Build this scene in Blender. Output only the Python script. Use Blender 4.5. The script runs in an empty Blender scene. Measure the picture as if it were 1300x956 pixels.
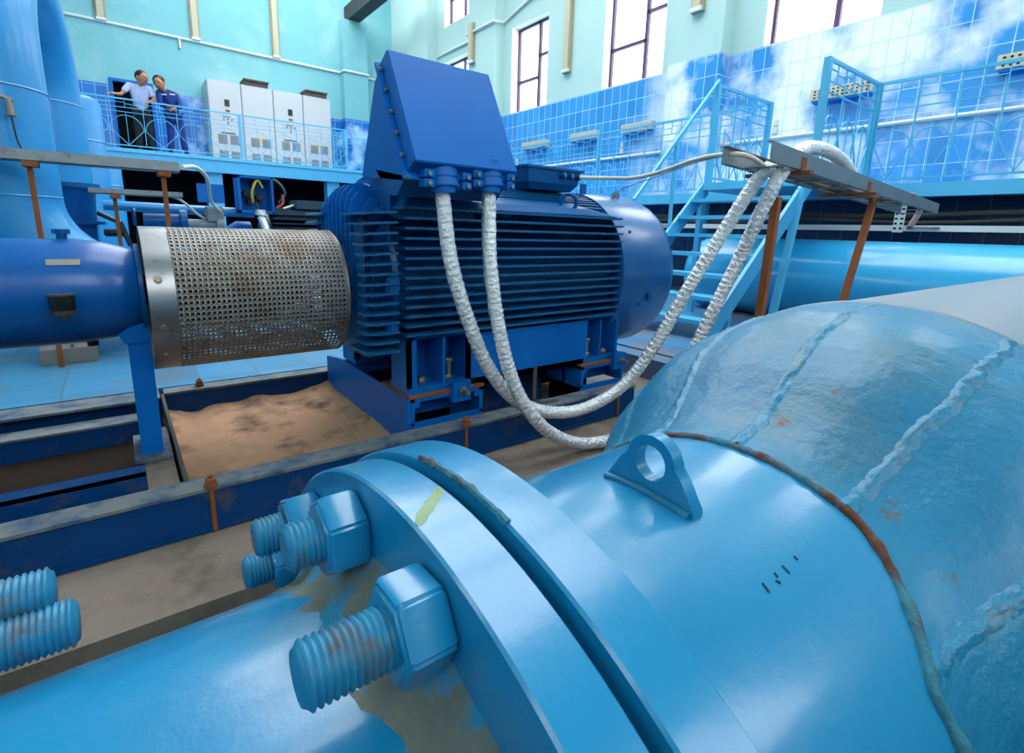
import bpy, bmesh, math, random
from mathutils import Vector, Matrix, noise
random.seed(7)
C = bpy.context.scene.collection
R = math.radians
V = Vector
PI = math.pi
# ------------------------------------------------------------------ camera
FPX, YAW, PITCH, ROLL, EYE = 649.13, R(37.591), R(12.177), R(1.616), 0.9
fwd = V((math.sin(YAW)*math.cos(PITCH), math.cos(YAW)*math.cos(PITCH), -math.sin(PITCH)))
rt0 = V((math.cos(YAW), -math.sin(YAW), 0)); up0 = rt0.cross(fwd)
CR = rt0*math.cos(ROLL) + up0*math.sin(ROLL)
CU = -rt0*math.sin(ROLL) + up0*math.cos(ROLL)
CAM = V((0, 0, EYE))
def at(u, v, ax, val):
    """world point seen at a photo position on the plane  ax = val"""
    d = CR*((u-650)/FPX) - CU*((v-433.5)/FPX) + fwd
    i = 'xyz'.index(ax)
    return CAM + d*((val-CAM[i])/d[i])
cd = bpy.data.cameras.new('camera'); cam = bpy.data.objects.new('camera', cd); C.objects.link(cam)
cd.sensor_fit = 'HORIZONTAL'; cd.sensor_width = 36; cd.lens = 36*FPX/1300; cd.clip_start = .01; cd.clip_end = 200
cd.shift_y = -(478-433.5)/1300
m = Matrix((CR, CU, -fwd)).transposed().to_4x4(); m.translation = CAM
cam.matrix_world = m
bpy.context.scene.camera = cam
vs = bpy.context.scene.view_settings
vs.view_transform = 'Standard'; vs.look = 'None'; vs.gamma = 1; vs.use_curve_mapping = False; vs.exposure = 0.05

# ------------------------------------------------------------------ materials
def lin(c):
    return tuple(((x/255)/12.92 if x/255 <= .04045 else ((x/255+.055)/1.055)**2.4) for x in c) + (1,)
MATS = {}
def mat(name, col, rough=.5, metal=0, var=.12, vscale=6, bump=0, bscale=60, coat=0,
        stain=None, sscale=5, sth=.62, ssoft=.08, stain2=None, s2scale=20, s2th=.7, spec=.5, em=None, estr=0, bdist=.004):
    if name in MATS: return MATS[name]
    M = bpy.data.materials.new(name); M.use_nodes = True; nt = M.node_tree; N = nt.nodes; L = nt.links
    b = N['Principled BSDF']
    b.inputs['Roughness'].default_value = rough; b.inputs['Metallic'].default_value = metal
    b.inputs['Coat Weight'].default_value = coat; b.inputs['Coat Roughness'].default_value = .15
    b.inputs['Specular IOR Level'].default_value = spec
    tc = N.new('ShaderNodeTexCoord')
    def noi(scale, det=4, rough_=.6):
        n = N.new('ShaderNodeTexNoise'); n.inputs['Scale'].default_value = scale; n.inputs['Detail'].default_value = det
        n.inputs['Roughness'].default_value = rough_
        L.new(tc.outputs['Object'], n.inputs['Vector']); return n.outputs['Fac']
    c = lin(col)
    mx = N.new('ShaderNodeMix'); mx.data_type = 'RGBA'
    mx.inputs[6].default_value = tuple(x*(1-var) for x in c[:3])+(1,); mx.inputs[7].default_value = tuple(min(1, x*(1+var)) for x in c[:3])+(1,)
    L.new(noi(vscale), mx.inputs[0]); out = mx.outputs[2]
    def over(out, color, scale, th, soft, det=6):
        r = N.new('ShaderNodeMapRange'); r.inputs[1].default_value = th-soft; r.inputs[2].default_value = th+soft
        L.new(noi(scale, det, .65), r.inputs[0])
        m2 = N.new('ShaderNodeMix'); m2.data_type = 'RGBA'; L.new(r.outputs[0], m2.inputs[0]); L.new(out, m2.inputs[6])
        m2.inputs[7].default_value = lin(color); return m2.outputs[2]
    if stain: out = over(out, stain, sscale, sth, ssoft)
    if stain2: out = over(out, stain2, s2scale, s2th, .04)
    L.new(out, b.inputs['Base Color'])
    if bump:
        bp = N.new('ShaderNodeBump'); bp.inputs['Strength'].default_value = bump; bp.inputs['Distance'].default_value = bdist
        L.new(noi(bscale, 5), bp.inputs['Height']); L.new(bp.outputs[0], b.inputs['Normal'])
    if em:
        b.inputs['Emission Color'].default_value = lin(em); b.inputs['Emission Strength'].default_value = estr
    MATS[name] = M; return M

def tile_mat(name, base, grout, axes, size, cloud=None, lo=None, rough=.25, gw=.012, var=.1, off=0, bands=True, dirt=None):
    """rectangular tiles; axes = which object axes span the surface; cloud = (colour, node-range function)"""
    M = bpy.data.materials.new(name); M.use_nodes = True; nt = M.node_tree; N = nt.nodes; L = nt.links
    b = N['Principled BSDF']; b.inputs['Roughness'].default_value = rough
    tc = N.new('ShaderNodeTexCoord'); sp = N.new('ShaderNodeSeparateXYZ'); L.new(tc.outputs['Object'], sp.inputs[0])
    cb = N.new('ShaderNodeCombineXYZ'); L.new(sp.outputs['XYZ'.index(axes[0])], cb.inputs[0]); L.new(sp.outputs['XYZ'.index(axes[1])], cb.inputs[1])
    br = N.new('ShaderNodeTexBrick'); L.new(cb.outputs[0], br.inputs['Vector'])
    br.offset = off; br.inputs['Scale'].default_value = 1; br.inputs['Brick Width'].default_value = size[0]; br.inputs['Row Height'].default_value = size[1]
    br.inputs['Mortar Size'].default_value = gw/2; br.inputs['Mortar Smooth'].default_value = .1
    c = lin(base)
    br.inputs['Color1'].default_value = tuple(x*(1-var) for x in c[:3])+(1,); br.inputs['Color2'].default_value = tuple(min(1, x*(1+var)) for x in c[:3])+(1,)
    br.inputs['Mortar'].default_value = lin(grout)
    out = br.outputs['Color']
    if cloud:
        colr, scale, th, soft, ylo, yhi = cloud
        n = N.new('ShaderNodeTexNoise'); n.inputs['Scale'].default_value = scale; n.inputs['Detail'].default_value = 5; n.inputs['Roughness'].default_value = .55
        L.new(tc.outputs['Object'], n.inputs['Vector'])
        r = N.new('ShaderNodeMapRange'); r.inputs[1].default_value = th-soft; r.inputs[2].default_value = th+soft; L.new(n.outputs['Fac'], r.inputs[0])
        # the cloud mural begins at a certain place along the wall
        r2 = N.new('ShaderNodeMapRange'); r2.inputs[1].default_value = ylo; r2.inputs[2].default_value = yhi
        L.new(sp.outputs['XYZ'.index(axes[0])], r2.inputs[0])
        mm = N.new('ShaderNodeMath'); mm.operation = 'MULTIPLY'; L.new(r.outputs[0], mm.inputs[0]); L.new(r2.outputs[0], mm.inputs[1])
        nf = N.new('ShaderNodeMath'); nf.operation = 'SUBTRACT'; nf.inputs[0].default_value = 1; L.new(br.outputs['Fac'], nf.inputs[1])
        m3 = N.new('ShaderNodeMath'); m3.operation = 'MULTIPLY'; L.new(mm.outputs[0], m3.inputs[0]); L.new(nf.outputs[0], m3.inputs[1])
        mx = N.new('ShaderNodeMix'); mx.data_type = 'RGBA'; L.new(m3.outputs[0], mx.inputs[0]); L.new(out, mx.inputs[6]); mx.inputs[7].default_value = lin(colr)
        out = mx.outputs[2]
    if dirt:
        n = N.new('ShaderNodeTexNoise'); n.inputs['Scale'].default_value = dirt[1]; n.inputs['Detail'].default_value = 8; L.new(tc.outputs['Object'], n.inputs['Vector'])
        r = N.new('ShaderNodeMapRange'); r.inputs[1].default_value = dirt[2]-.1; r.inputs[2].default_value = dirt[2]+.12; r.inputs[4].default_value = .8; L.new(n.outputs['Fac'], r.inputs[0])
        mx = N.new('ShaderNodeMix'); mx.data_type = 'RGBA'; L.new(r.outputs[0], mx.inputs[0]); L.new(out, mx.inputs[6]); mx.inputs[7].default_value = lin(dirt[0])
        out = mx.outputs[2]
    L.new(out, b.inputs['Base Color'])
    bp = N.new('ShaderNodeBump'); bp.invert = True; bp.inputs['Strength'].default_value = .4; bp.inputs['Distance'].default_value = .003
    L.new(br.outputs['Fac'], bp.inputs['Height']); L.new(bp.outputs[0], b.inputs['Normal'])
    return M

PAINT = mat('sky_blue_pipe_paint', (14, 124, 170), .30, var=.12, vscale=5, bump=.25, bscale=22, coat=.5, stain2=(120, 95, 60), s2scale=14, s2th=.80)
PAINT_W = mat('weathered_sky_blue_paint', (16, 112, 150), .40, var=.26, vscale=4, bump=.8, bscale=55, coat=.10, spec=.35, stain=(72, 112, 126), sscale=3, sth=.60, ssoft=.12, stain2=(92, 70, 46), s2scale=24, s2th=.67)
DUSTY = mat('dusty_grey_blue_paint', (126, 138, 148), .45, var=.06, vscale=2, bump=.15, bscale=30)
RUST = mat('rusty_weld', (92, 46, 26), .85, var=.5, vscale=30, bump=1, bscale=90, stain=(44, 112, 130), sscale=9, sth=.50, ssoft=.06)
WELD = mat('painted_weld_bead', (24, 116, 152), .34, var=.2, vscale=30, bump=.8, bscale=70, stain=(86, 112, 116), sscale=18, sth=.62)
DIRTP = mat('caked_dirt_on_paint', (105, 110, 100), .9, var=.35, vscale=40, bump=1.2, bscale=60, stain=(40, 130, 165), sscale=25, sth=.52, ssoft=.05)
THREAD = mat('painted_stud_thread', (26, 118, 156), .42, var=.15, vscale=40, stain=(88, 78, 68), sscale=34, sth=.60, ssoft=.10)
MBLUE = mat('dark_blue_machine_paint', (0, 98, 178), .42, var=.12, vscale=5, coat=.03, spec=.2, bump=.06, bscale=60, stain2=(70, 70, 80), s2scale=16, s2th=.77)
MBLUE_D = mat('deep_blue_cast_iron_paint', (0, 82, 144), .38, var=.18, vscale=8, coat=.08, spec=.25, bump=.15, bscale=80)
FIN = mat('cast_fin_paint', (10, 88, 138), .33, var=.2, vscale=9, coat=.1, spec=.3, stain=(70, 82, 92), sscale=9, sth=.66, ssoft=.12)
SKID = mat('navy_steel_beam_paint', (0, 58, 112), .5, spec=.2, var=.2, vscale=7, bump=.2, bscale=50, stain=(86, 78, 66), sscale=6, sth=.66, ssoft=.1)
SKIDTOP = mat('dusty_beam_top', (110, 116, 118), .8, var=.2, vscale=12, bump=.4, bscale=80, stain=(40, 70, 105), sscale=9, sth=.55, ssoft=.1)
RAIL = mat('light_blue_rail_paint', (78, 176, 216), .4, var=.08, vscale=4)
RAILD = mat('stair_blue_paint', (70, 165, 210), .42, var=.12, vscale=6, stain=(120, 100, 75), sscale=7, sth=.7)
GALV = mat('galvanised_steel', (128, 136, 140), .42, metal=.6, var=.2, vscale=15, bump=.1, bscale=60, stain=(100, 88, 74), sscale=10, sth=.64)
STEEL = mat('bare_steel_strip', (150, 150, 152), .33, metal=.85, var=.12, vscale=8, stain=(90, 80, 74), sscale=12, sth=.68)
MESHM = mat('perforated_steel', (140, 136, 130), .42, metal=.7, var=.15, vscale=10, stain=(110, 86, 62), sscale=6, sth=.60, ssoft=.12)
BOLT = mat('dull_steel_bolt', (140, 132, 120), .45, metal=.6, var=.2, vscale=40)
RUSTS = mat('rust_brown_steel', (136, 74, 36), .8, var=.3, vscale=20, bump=.5, bscale=90)
FOIL = mat('silver_foil_wrap', (240, 241, 244), .26, metal=.72, var=.18, vscale=60, bump=1.0, bscale=75, bdist=.012)
CREAM = mat('cream_cable', (214, 204, 186), .5, var=.04)
BLACK = mat('black_plastic', (16, 18, 22), .4, var=.1)
DARKGL = mat('dark_sight_glass', (24, 34, 34), .25, var=.3, vscale=20)
DARKV = mat('void_shade_black', (10, 14, 20), .9, spec=.03, var=.3)  # near-black colour standing in for the shade of openings and recesses
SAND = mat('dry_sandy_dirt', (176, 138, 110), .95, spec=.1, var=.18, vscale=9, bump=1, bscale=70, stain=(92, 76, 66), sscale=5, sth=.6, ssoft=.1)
CONC = mat('dusty_concrete', (134, 120, 108), .9, spec=.1, var=.2, vscale=8, bump=.8, bscale=70, stain=(84, 74, 68), sscale=4, sth=.6, ssoft=.12, stain2=(170, 162, 150), s2scale=40, s2th=.72)
DARKC = mat('dark_grey_concrete', (44, 48, 60), .85, spec=.15, var=.2, vscale=10, bump=.5, bscale=60)
PIT = mat('shaded_pit_dirt', (44, 36, 32), .95, spec=.05, var=.4, vscale=6, bump=.8, bscale=50)  # dirt colour darkened to hold the shade below the bearing housing
WALLT = mat('turquoise_wall_paint', (114, 178, 186), .7, var=.06, vscale=1.2, stain=(140, 190, 192), sscale=.6, sth=.6, ssoft=.1)
WALLT2 = mat('pale_turquoise_wall_paint', (166, 198, 194), .7, var=.04, vscale=1.2)
REVEAL = mat('cream_window_reveal', (226, 208, 198), .7, var=.03)
FRAME = mat('purple_brown_window_frame', (66, 44, 84), .5, var=.1)
WHITEM = mat('white_metal', (206, 208, 204), .4, var=.05)
CAB = mat('light_grey_cabinet', (186, 188, 190), .45, var=.03, vscale=2)
VENT = mat('grey_vent', (140, 140, 142), .6, var=.1, vscale=60)
BROWNV = mat('brown_roof_vent', (84, 66, 60), .6, var=.2)
YELLOW = mat('yellow_sticker', (214, 190, 60), .5)
RED = mat('red_plastic', (150, 30, 36), .4)
LAMPG = mat('yellowed_lamp_diffuser', (178, 172, 146), .4, var=.06)
HEATER = mat('beige_heater_case', (196, 186, 164), .5, var=.05)
NAVY2 = mat('old_teal_motor_paint', (8, 56, 74), .45, var=.2, vscale=8)
FLOORT = tile_mat('blue_floor_tiles', (70, 138, 178), (84, 116, 136), 'XY', (.31, .31), rough=.35, gw=.008, var=.14, off=0, dirt=((120, 116, 110), 2.2, .62))
FLOORD = tile_mat('dusty_blue_floor_tiles', (38, 108, 152), (66, 74, 80), 'XY', (.6, .6), rough=.45, gw=.014, var=.2, dirt=((122, 100, 80), 2.0, .52))
TILER = tile_mat('mural_wall_tiles_right', (52, 140, 206), (176, 214, 236), 'YZ', (.2, .306), cloud=((234, 239, 244), .95, .485, .08, 7.0, 5.6), gw=.010, var=.12)
TILEB = tile_mat('plain_blue_wall_tiles', (20, 104, 186), (120, 180, 215), 'XZ', (.25, .35), cloud=((170, 206, 240), 1.6, .56, .08, 1.7, 2.0), gw=.012, var=.14)
TILED = tile_mat('dark_navy_wall_tiles', (10, 44, 92), (70, 100, 130), 'YZ', (.3, .3), gw=.01, var=.1)
GLASS = bpy.data.materials.new('window_glass'); GLASS.use_nodes = True
_n = GLASS.node_tree.nodes; _l = GLASS.node_tree.links; _n.clear()
_o = _n.new('ShaderNodeOutputMaterial'); _m = _n.new('ShaderNodeMixShader'); _t = _n.new('ShaderNodeBsdfTransparent'); _g = _n.new('ShaderNodeBsdfGlossy')
_g.inputs['Roughness'].default_value = .03; _m.inputs[0].default_value = .06
_l.new(_t.outputs[0], _m.inputs[1]); _l.new(_g.outputs[0], _m.inputs[2]); _l.new(_m.outputs[0], _o.inputs[0])

# ------------------------------------------------------------------ mesh builder
class MB:
    def __init__(s): s.v = []; s.f = []; s.mi = []; s.cur = 0
    def _add(s, vs, fs):
        n = len(s.v); s.v += [tuple(v) for v in vs]; s.f += [tuple(i+n for i in f) for f in fs]; s.mi += [s.cur]*len(fs); return s
    def box(s, lo, hi, M=None):
        (x0, y0, z0), (x1, y1, z1) = lo, hi
        vs = [V(p) for p in ((x0,y0,z0),(x1,y0,z0),(x1,y1,z0),(x0,y1,z0),(x0,y0,z1),(x1,y0,z1),(x1,y1,z1),(x0,y1,z1))]
        if M: vs = [M @ v for v in vs]
        return s._add(vs, [(0,3,2,1),(4,5,6,7),(0,1,5,4),(1,2,6,5),(2,3,7,6),(3,0,4,7)])
    def bar(s, a, b, w, h=None, up=(0,0,1)):
        """rectangular bar from a to b: w across, h along up"""
        a, b = V(a), V(b); h = h or w; d = (b-a).normalized(); u = V(up)
        if abs(d.dot(u)) > .99: u = V((0,1,0)) if abs(d.y) < .9 else V((1,0,0))
        r = d.cross(u).normalized(); u = r.cross(d).normalized()
        vs = [p + r*sx*w/2 + u*sy*h/2 for p in (a, b) for sx, sy in ((-1,-1),(1,-1),(1,1),(-1,1))]
        return s._add(vs, [(0,3,2,1),(4,5,6,7),(0,1,5,4),(1,2,6,5),(2,3,7,6),(3,0,4,7)])
    def hexa(s, pts):
        """8 points: bottom loop 4, top loop 4"""
        return s._add(pts, [(0,3,2,1),(4,5,6,7),(0,1,5,4),(1,2,6,5),(2,3,7,6),(3,0,4,7)])
    def rings(s, rings, closed=True, cap0=True, cap1=True):
        n = len(rings[0]); vs = [p for r in rings for p in r]; fs = []
        for i in range(len(rings)-1):
            for j in range(n if closed else n-1):
                k = (j+1) % n; fs.append((i*n+j, i*n+k, (i+1)*n+k, (i+1)*n+j))
        if cap0: fs.append(tuple(reversed(range(n))))
        if cap1: fs.append(tuple(range((len(rings)-1)*n, len(rings)*n)))
        return s._add(vs, fs)
    def tube(s, path, r, seg=12, caps=True, rfun=None):
        path = [V(p) for p in path]; rs = []; prev = None
        for i, p in enumerate(path):
            d = (path[min(i+1, len(path)-1)] - path[max(i-1, 0)]).normalized()
            if prev is None:
                u = V((0,0,1)) if abs(d.z) < .9 else V((1,0,0)); prev = d.cross(u).normalized()
            a = (prev - d*prev.dot(d)).normalized(); prev = a; b = d.cross(a)
            rr = r[i] if isinstance(r, (list, tuple)) else r
            rs.append([p + (a*math.cos(2*PI*k/seg) + b*math.sin(2*PI*k/seg))*(rr*(rfun(i, k) if rfun else 1)) for k in range(seg)])
        return s.rings(rs, cap0=caps, cap1=caps)
    def cyl(s, a, b, r, seg=24, r2=None, caps=True):
        return s.tube([a, b], [r, r2 if r2 is not None else r], seg, caps)
    def lathe(s, prof, c, ax='x', seg=48, caps=(False, False), th0=0, th1=2*PI):
        """prof = [(t, r)...] along axis ax through point c"""
        c = V(c); full = abs(th1-th0-2*PI) < 1e-6; n = seg if full else seg+1; rs = []
        for t, r in prof:
            ring = []
            for k in range(n):
                th = th0 + (th1-th0)*k/seg; q, w = r*math.cos(th), r*math.sin(th)
                ring.append({'x': V((c.x+t, c.y+q, c.z+w)), 'y': V((c.x+w, c.y+t, c.z+q)), 'z': V((c.x+q, c.y+w, c.z+t))}[ax])
            rs.append(ring)
        return s.rings(rs, closed=full, cap0=caps[0], cap1=caps[1])
    def prism(s, poly, d):
        """polygon of 3d points extruded by the vector d"""
        n = len(poly); poly = [V(p) for p in poly]; d = V(d)
        vs = poly + [p+d for p in poly]
        return s._add(vs, [tuple(reversed(range(n))), tuple(range(n, 2*n))] + [(i, (i+1)%n, (i+1)%n+n, i+n) for i in range(n)])
    def hexnut(s, a, b, r, rot=0):
        a, b = V(a), V(b); d = (b-a); L = d.length; d.normalize()
        u = V((0,0,1)) if abs(d.z) < .9 else V((1,0,0)); p = d.cross(u).normalized(); q = d.cross(p)
        def ring(t, rr, rnd=False):
            return [a + d*t + (p*math.cos(rot+PI*k/3) + q*math.sin(rot+PI*k/3))*rr for k in range(6)]
        return s.rings([ring(0, r*.9), ring(L*.14, r), ring(L*.86, r), ring(L, r*.9)])
    def build(s, name, mats, parent=None, smooth=True, angle=35, mods=None, bevel=0, origin=None):
        me = bpy.data.meshes.new(name)
        org = V(origin) if origin else V((0,0,0))
        me.from_pydata([tuple(V(v)-org) for v in s.v], [], s.f)
        if not isinstance(mats, (list, tuple)): mats = [mats]
        for mm in mats: me.materials.append(mm)
        for p, i in zip(me.polygons, s.mi): p.material_index = i
        bm = bmesh.new(); bm.from_mesh(me); bmesh.ops.recalc_face_normals(bm, faces=bm.faces)
        if bevel:
            es = [e for e in bm.edges if len(e.link_faces) == 2 and e.calc_face_angle(0) > R(40)]
            bmesh.ops.bevel(bm, geom=es, offset=bevel, segments=2, affect='EDGES', clamp_overlap=True)
        bm.to_mesh(me); bm.free()
        if smooth:
            for p in me.polygons: p.use_smooth = True
            me.set_sharp_from_angle(angle=R(angle))
        o = bpy.data.objects.new(name, me); C.objects.link(o)
        o.location = org
        if parent: o.parent = parent; o.location = org - world_loc(parent)
        return o
def world_loc(o):
    l = V(o.location)
    while o.parent: o = o.parent; l += V(o.location)
    return l
def tag(o, label, cat, group=None):
    o['label'] = label; o['category'] = cat
    if group: o['group'] = group
    return o
def thing(name, label, cat, loc=(0,0,0), group=None):
    o = bpy.data.objects.new(name, None); C.objects.link(o); o.location = loc; o.empty_display_size = .05
    return tag(o, label, cat, group)
def struct(o): o['kind'] = 'structure'; return o
def dup(o, parent=None, loc=None):
    c = o.copy(); C.objects.link(c)
    if parent: c.parent = parent
    if loc is not None: c.location = loc
    for ch in o.children: dup(ch, c)
    return c
def spline(pts, n=14):
    pts = [V(p) for p in pts]; out = []
    P = [pts[0]*2-pts[1]] + pts + [pts[-1]*2-pts[-2]]
    for i in range(1, len(P)-2):
        p0, p1, p2, p3 = P[i-1:i+3]
        for k in range(n):
            t = k/n
            out.append(.5*((2*p1)+(p2-p0)*t+(2*p0-5*p1+4*p2-p3)*t*t+(3*p1-p0-3*p2+p3)*t**3))
    out.append(pts[-1]); return out

# ================================================================== foreground flanged pipe
AX = V((0, .265, EYE-.498))          # pipe axis runs along X
def cp(x, th, r, c=AX):               # point on the pipe around its axis
    return V((x, c.y + r*math.cos(R(th)), c.z + r*math.sin(R(th))))
pipeL = thing('flanged_pipe', 'light blue steel pipe in the near foreground with big threaded studs through its flange', 'pipe', (0, AX.y, AX.z))
b = MB(); b.lathe([(-.9, .246), (.118, .246)], AX, seg=96, caps=(True, True)); b.build('pipe_barrel', PAINT, pipeL)
def flange(x0, x1, r, bore, mtl, parent, bev=.0018):
    b = MB(); b.lathe([(x0, bore), (x0, r-bev), (x0+bev, r), (x1-bev, r), (x1, r-bev), (x1, bore)], AX, seg=160)
    return b.build('flange', mtl, parent, angle=30)
flange(.120, .157, .33, .24, PAINT, pipeL); flange(-.235, -.198, .33, .24, PAINT, pipeL)
# fillet of caked dirt and weld where barrel meets flange
b = MB(); rs = []
for i in range(9):
    t = i/8; x = .07 + t*.052; r = .2445 + .004*t + .032*t**2.4
    rs.append([cp(x, 360*k/120, r + .007*noise.noise(V((x*60, math.cos(2*PI*k/120)*14, math.sin(2*PI*k/120)*14)))*(1 if .1 < t < 1 else .3)) for k in range(120)])
b.rings(rs, cap0=False, cap1=False); b.build('weld_fillet', DIRTP, pipeL, angle=80)
def stud(x0, x1, th, parent, nut_at=None, r=.292, rad=.0165, nd=1):
    prof = []; n = max(4, int(round((x1-x0)/.0038)))
    prof += [(x0, 0.0001), (x0, rad*.78), (x0+.002, rad*.86)]
    for i in range(n):
        t = x0 + .002 + (x1-x0-.004)*i/n; p = (x1-x0-.004)/n
        prof += [(t+p*.12, rad*.89), (t+p*.48, rad), (t+p*.66, rad), (t+p*.98, rad*.89)]
    prof += [(x1-.002, rad*.86), (x1, rad*.78), (x1, .0001)]
    c = cp(0, th, r); b = MB(); b.lathe(prof, (0, c.y, c.z), seg=28)
    s = b.build('stud_bolt', THREAD, parent, angle=60)
    if nut_at:
        x = nut_at; rot = random.uniform(0, 1)
        b = MB(); b.hexnut((x[0], c.y, c.z), (x[1], c.y, c.z), .0295, R(th)+rot)
        b.build('nut', PAINT, s, bevel=.002, angle=40)
    return s
for th, xe in ((99, .046), (76.5, .068), (54.5, .066), (33, .066), (11, .07), (-11, .07), (121.5, .06), (144, .066)):
    stud(xe, .205+.012, th, pipeL, (.0905, .1205))
for (u, v, y, r_) in ((70, 748, .44, 0), (100, 787, .42, 0)):
    e = at(u, v, 'y', y); th = math.degrees(math.atan2(e.z-AX.z, e.y-AX.y)); rr = math.hypot(e.z-AX.z, e.y-AX.y)
    stud(-.24, e.x, th, pipeL, (-.197, -.167), r=rr)
b = MB(); b.lathe([(.1572, .24), (.1572, .262), (.1638, .262), (.1638, .24)], AX, seg=120)
tag(b.build('gasket', mat('gap_shade_gasket', (10, 11, 13), .95, var=.4, vscale=30)), 'worn gasket, coloured black like the shaded gap, squeezed between the two blue pipe flanges', 'gasket')  # near-black: the shade of the flange gap is painted into the gasket
b = MB(); rs = []
for i in range(26):
    th = 80 + i*.75; q = cp(.1655, th, .3345+.002*noise.noise(V((i*.9, 3, 1)))); rs.append(q)
b.tube(rs, .0026, 6, rfun=lambda i, k: 1+.5*noise.noise(V((i*1.3, k*1.1, 0))))

red = thing('reducer_pipe', 'light blue pipe with lifting lug, swelling into a wide grey pipe', 'pipe', (.2, AX.y, AX.z))
flange(.1640, .2036, .335, .26, PAINT, red)
b.build('rust_scale', RUST, red)
b = MB(); b.lathe([(.2, .267), (.532, .267)], AX, seg=128); b.build('pipe_barrel', PAINT, red)
b = MB(); rs = []
for i in range(7):
    t = i/6; x = .2036+.014*t; r = .279-.0125*t**.6
    rs.append([cp(x, 3*k, r+.002*noise.noise(V((i*.6, k*.6, 0)))) for k in range(120)])
b.rings(rs, cap0=False, cap1=False); b.build('weld_fillet', WELD, red, angle=80)
# swelling petal section: radius profile from the silhouette
PR = [(.525, .2685), (.55, .270), (.575, .2755), (.60, .286), (.634, .306), (.68, .338), (.73, .363), (.80, .384), (.88, .396), (.96, .4005), (1.03, .402)]
def prad(x):
    for (a, ra), (b_, rb) in zip(PR, PR[1:]):
        if x <= b_: t = (x-a)/(b_-a); return ra+(rb-ra)*t
    return PR[-1][1]
def pc(x): t = min(1, max(0, (x-.53)/.5)); return V((0, .265+.035*t, AX.z-.007*t))
SEAMS = [62, 88, 114, 139, 165, 191, 217, 243, 270, 297, 322, 347, 12, 37]
def xring(th):
    d = min(abs(th-115) if th > 115 else 0, 26); return .528 - .0006*d**1.5 if th < 230 else .528
def xring_s(th):
    th = th % 360
    return xring(th) if th <= 180 else xring(180)*(1-(th-180)/180)+.528*((th-180)/180)
def petal(x, th, extra=0):
    x_ = x; x0 = xring_s(th); x = .525+(x-.525); xs_ = x0 + (x-.525)*(1.03-x0)/.505
    # petals are slightly flat between seams and pinched in at the seam
    d = min(abs((th-s+180) % 360-180) for s in SEAMS)
    k = math.sin(PI*min(1, max(0, (x-.53)/.5)))
    r = prad(x) + k*(.0035*(1-math.cos(R(min(d, 13)*13.8)))-.004) + .0012*noise.noise(V((x*22, math.cos(R(th))*9, math.sin(R(th))*9)))
    return cp(xs_, th, r+extra, pc(xs_))
b = MB(); xs = [.525+.505*i/44 for i in range(45)]
b.rings([[petal(x, th) for th in [1.5*k for k in range(240)]] for x in xs], cap0=False, cap1=False)
b.build('petal_section', PAINT_W, red, angle=80)
for s_ in SEAMS:
    pts = []; rad = []
    for i in range(70):
        t = i/69; x = .530+.495*t; th = s_ + .9*noise.noise(V((t*9, s_, 0)))
        c_ = pc(x); rr_ = (petal(x, th)-V((petal(x, th).x, c_.y, c_.z))).length; w_ = .011+.003*noise.noise(V((t*20, s_, 4)))
        ring = []
        for k in range(9):
            f = -1+2*k/8; h = (1-abs(f)**1.6)*(.0045+.0042*noise.noise(V((t*48, f*1.6, s_*.7)))+.0016*math.sin(t*150+f*2)) - .0015
            ring.append(petal(x, th+math.degrees(f*w_/rr_), h))
        pts.append(ring)
    b = MB(); b.rings(pts, closed=False, cap0=False, cap1=False); b.build('weld_seam', WELD, red, angle=80)
# rusty ring weld where the barrel enters the petals
b = MB(); pts = []; rad = []
for k in range(241):
    th = 1.5*k; x = xring_s(th)+.002; pts.append(cp(x, th, .2665)); rad.append(.0062+.003*noise.noise(V((k*.45, 0, 5)))+.002*noise.noise(V((k*1.7, 4, 5))))
b.tube(pts[:-1]+[pts[0]], rad, 8, caps=False); b.build('ring_weld', RUST, red, angle=80)
b = MB(); b.lathe([(1.026, .399), (1.033, .4045), (1.042, .402), (1.07, .400), (5.2, .400)], (0, .30, AX.z-.007), seg=128, caps=(False, True)); b.build('wide_pipe', DUSTY, red, angle=60)
# lifting lug
lx = .364; yc = .263; zb = AX.z+.262; out = []
for y, z in ((.049, -.012), (.048, .006), (.034, .028), (.026, .037)): out.append((y, z))
for k in range(7): a = R(12+k*26); out.append((.0265*math.cos(a), .034+.0265*math.sin(a)))
for y, z in ((-.026, .037), (-.034, .028), (-.048, .006), (-.049, -.012)): out.append((y, z))
n = len(out); hole = [(0+.0165*math.cos(2*PI*k/24), .034+.0165*math.sin(2*PI*k/24)) for k in range(24)]
bm = bmesh.new()
def loop(pts): 
    vs_ = [bm.verts.new((0, p[0], p[1])) for p in pts]; return [bm.edges.new((vs_[i], vs_[(i+1) % len(vs_)])) for i in range(len(vs_))]
es = loop(out)+loop(hole); bmesh.ops.triangle_fill(bm, use_beauty=True, edges=es)
g = bmesh.ops.extrude_face_region(bm, geom=bm.faces[:]); bmesh.ops.translate(bm, vec=(.014, 0, 0), verts=[v for v in g['geom'] if isinstance(v, bmesh.types.BMVert)])
bmesh.ops.recalc_face_normals(bm, faces=bm.faces)
me = bpy.data.meshes.new('lifting_lug'); bm.to_mesh(me); bm.free(); me.materials.append(PAINT)
for p in me.polygons: p.use_smooth = True
me.set_sharp_from_angle(angle=R(40))
lug = bpy.data.objects.new('lifting_lug', me); C.objects.link(lug); lug.parent = red; lug.location = V((lx, yc, zb))-V(red.location)
b = MB()
for xo in (-.001, .015):
    b.tube([cp(lx+xo, 90+t, .2675) for t in range(-10, 11, 2)], .0045, 8, rfun=lambda i, k: 1+.4*noise.noise(V((i*1.1, k*.8, xo*90))))
b.build('lug_weld', WELD, red, angle=80)
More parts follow.
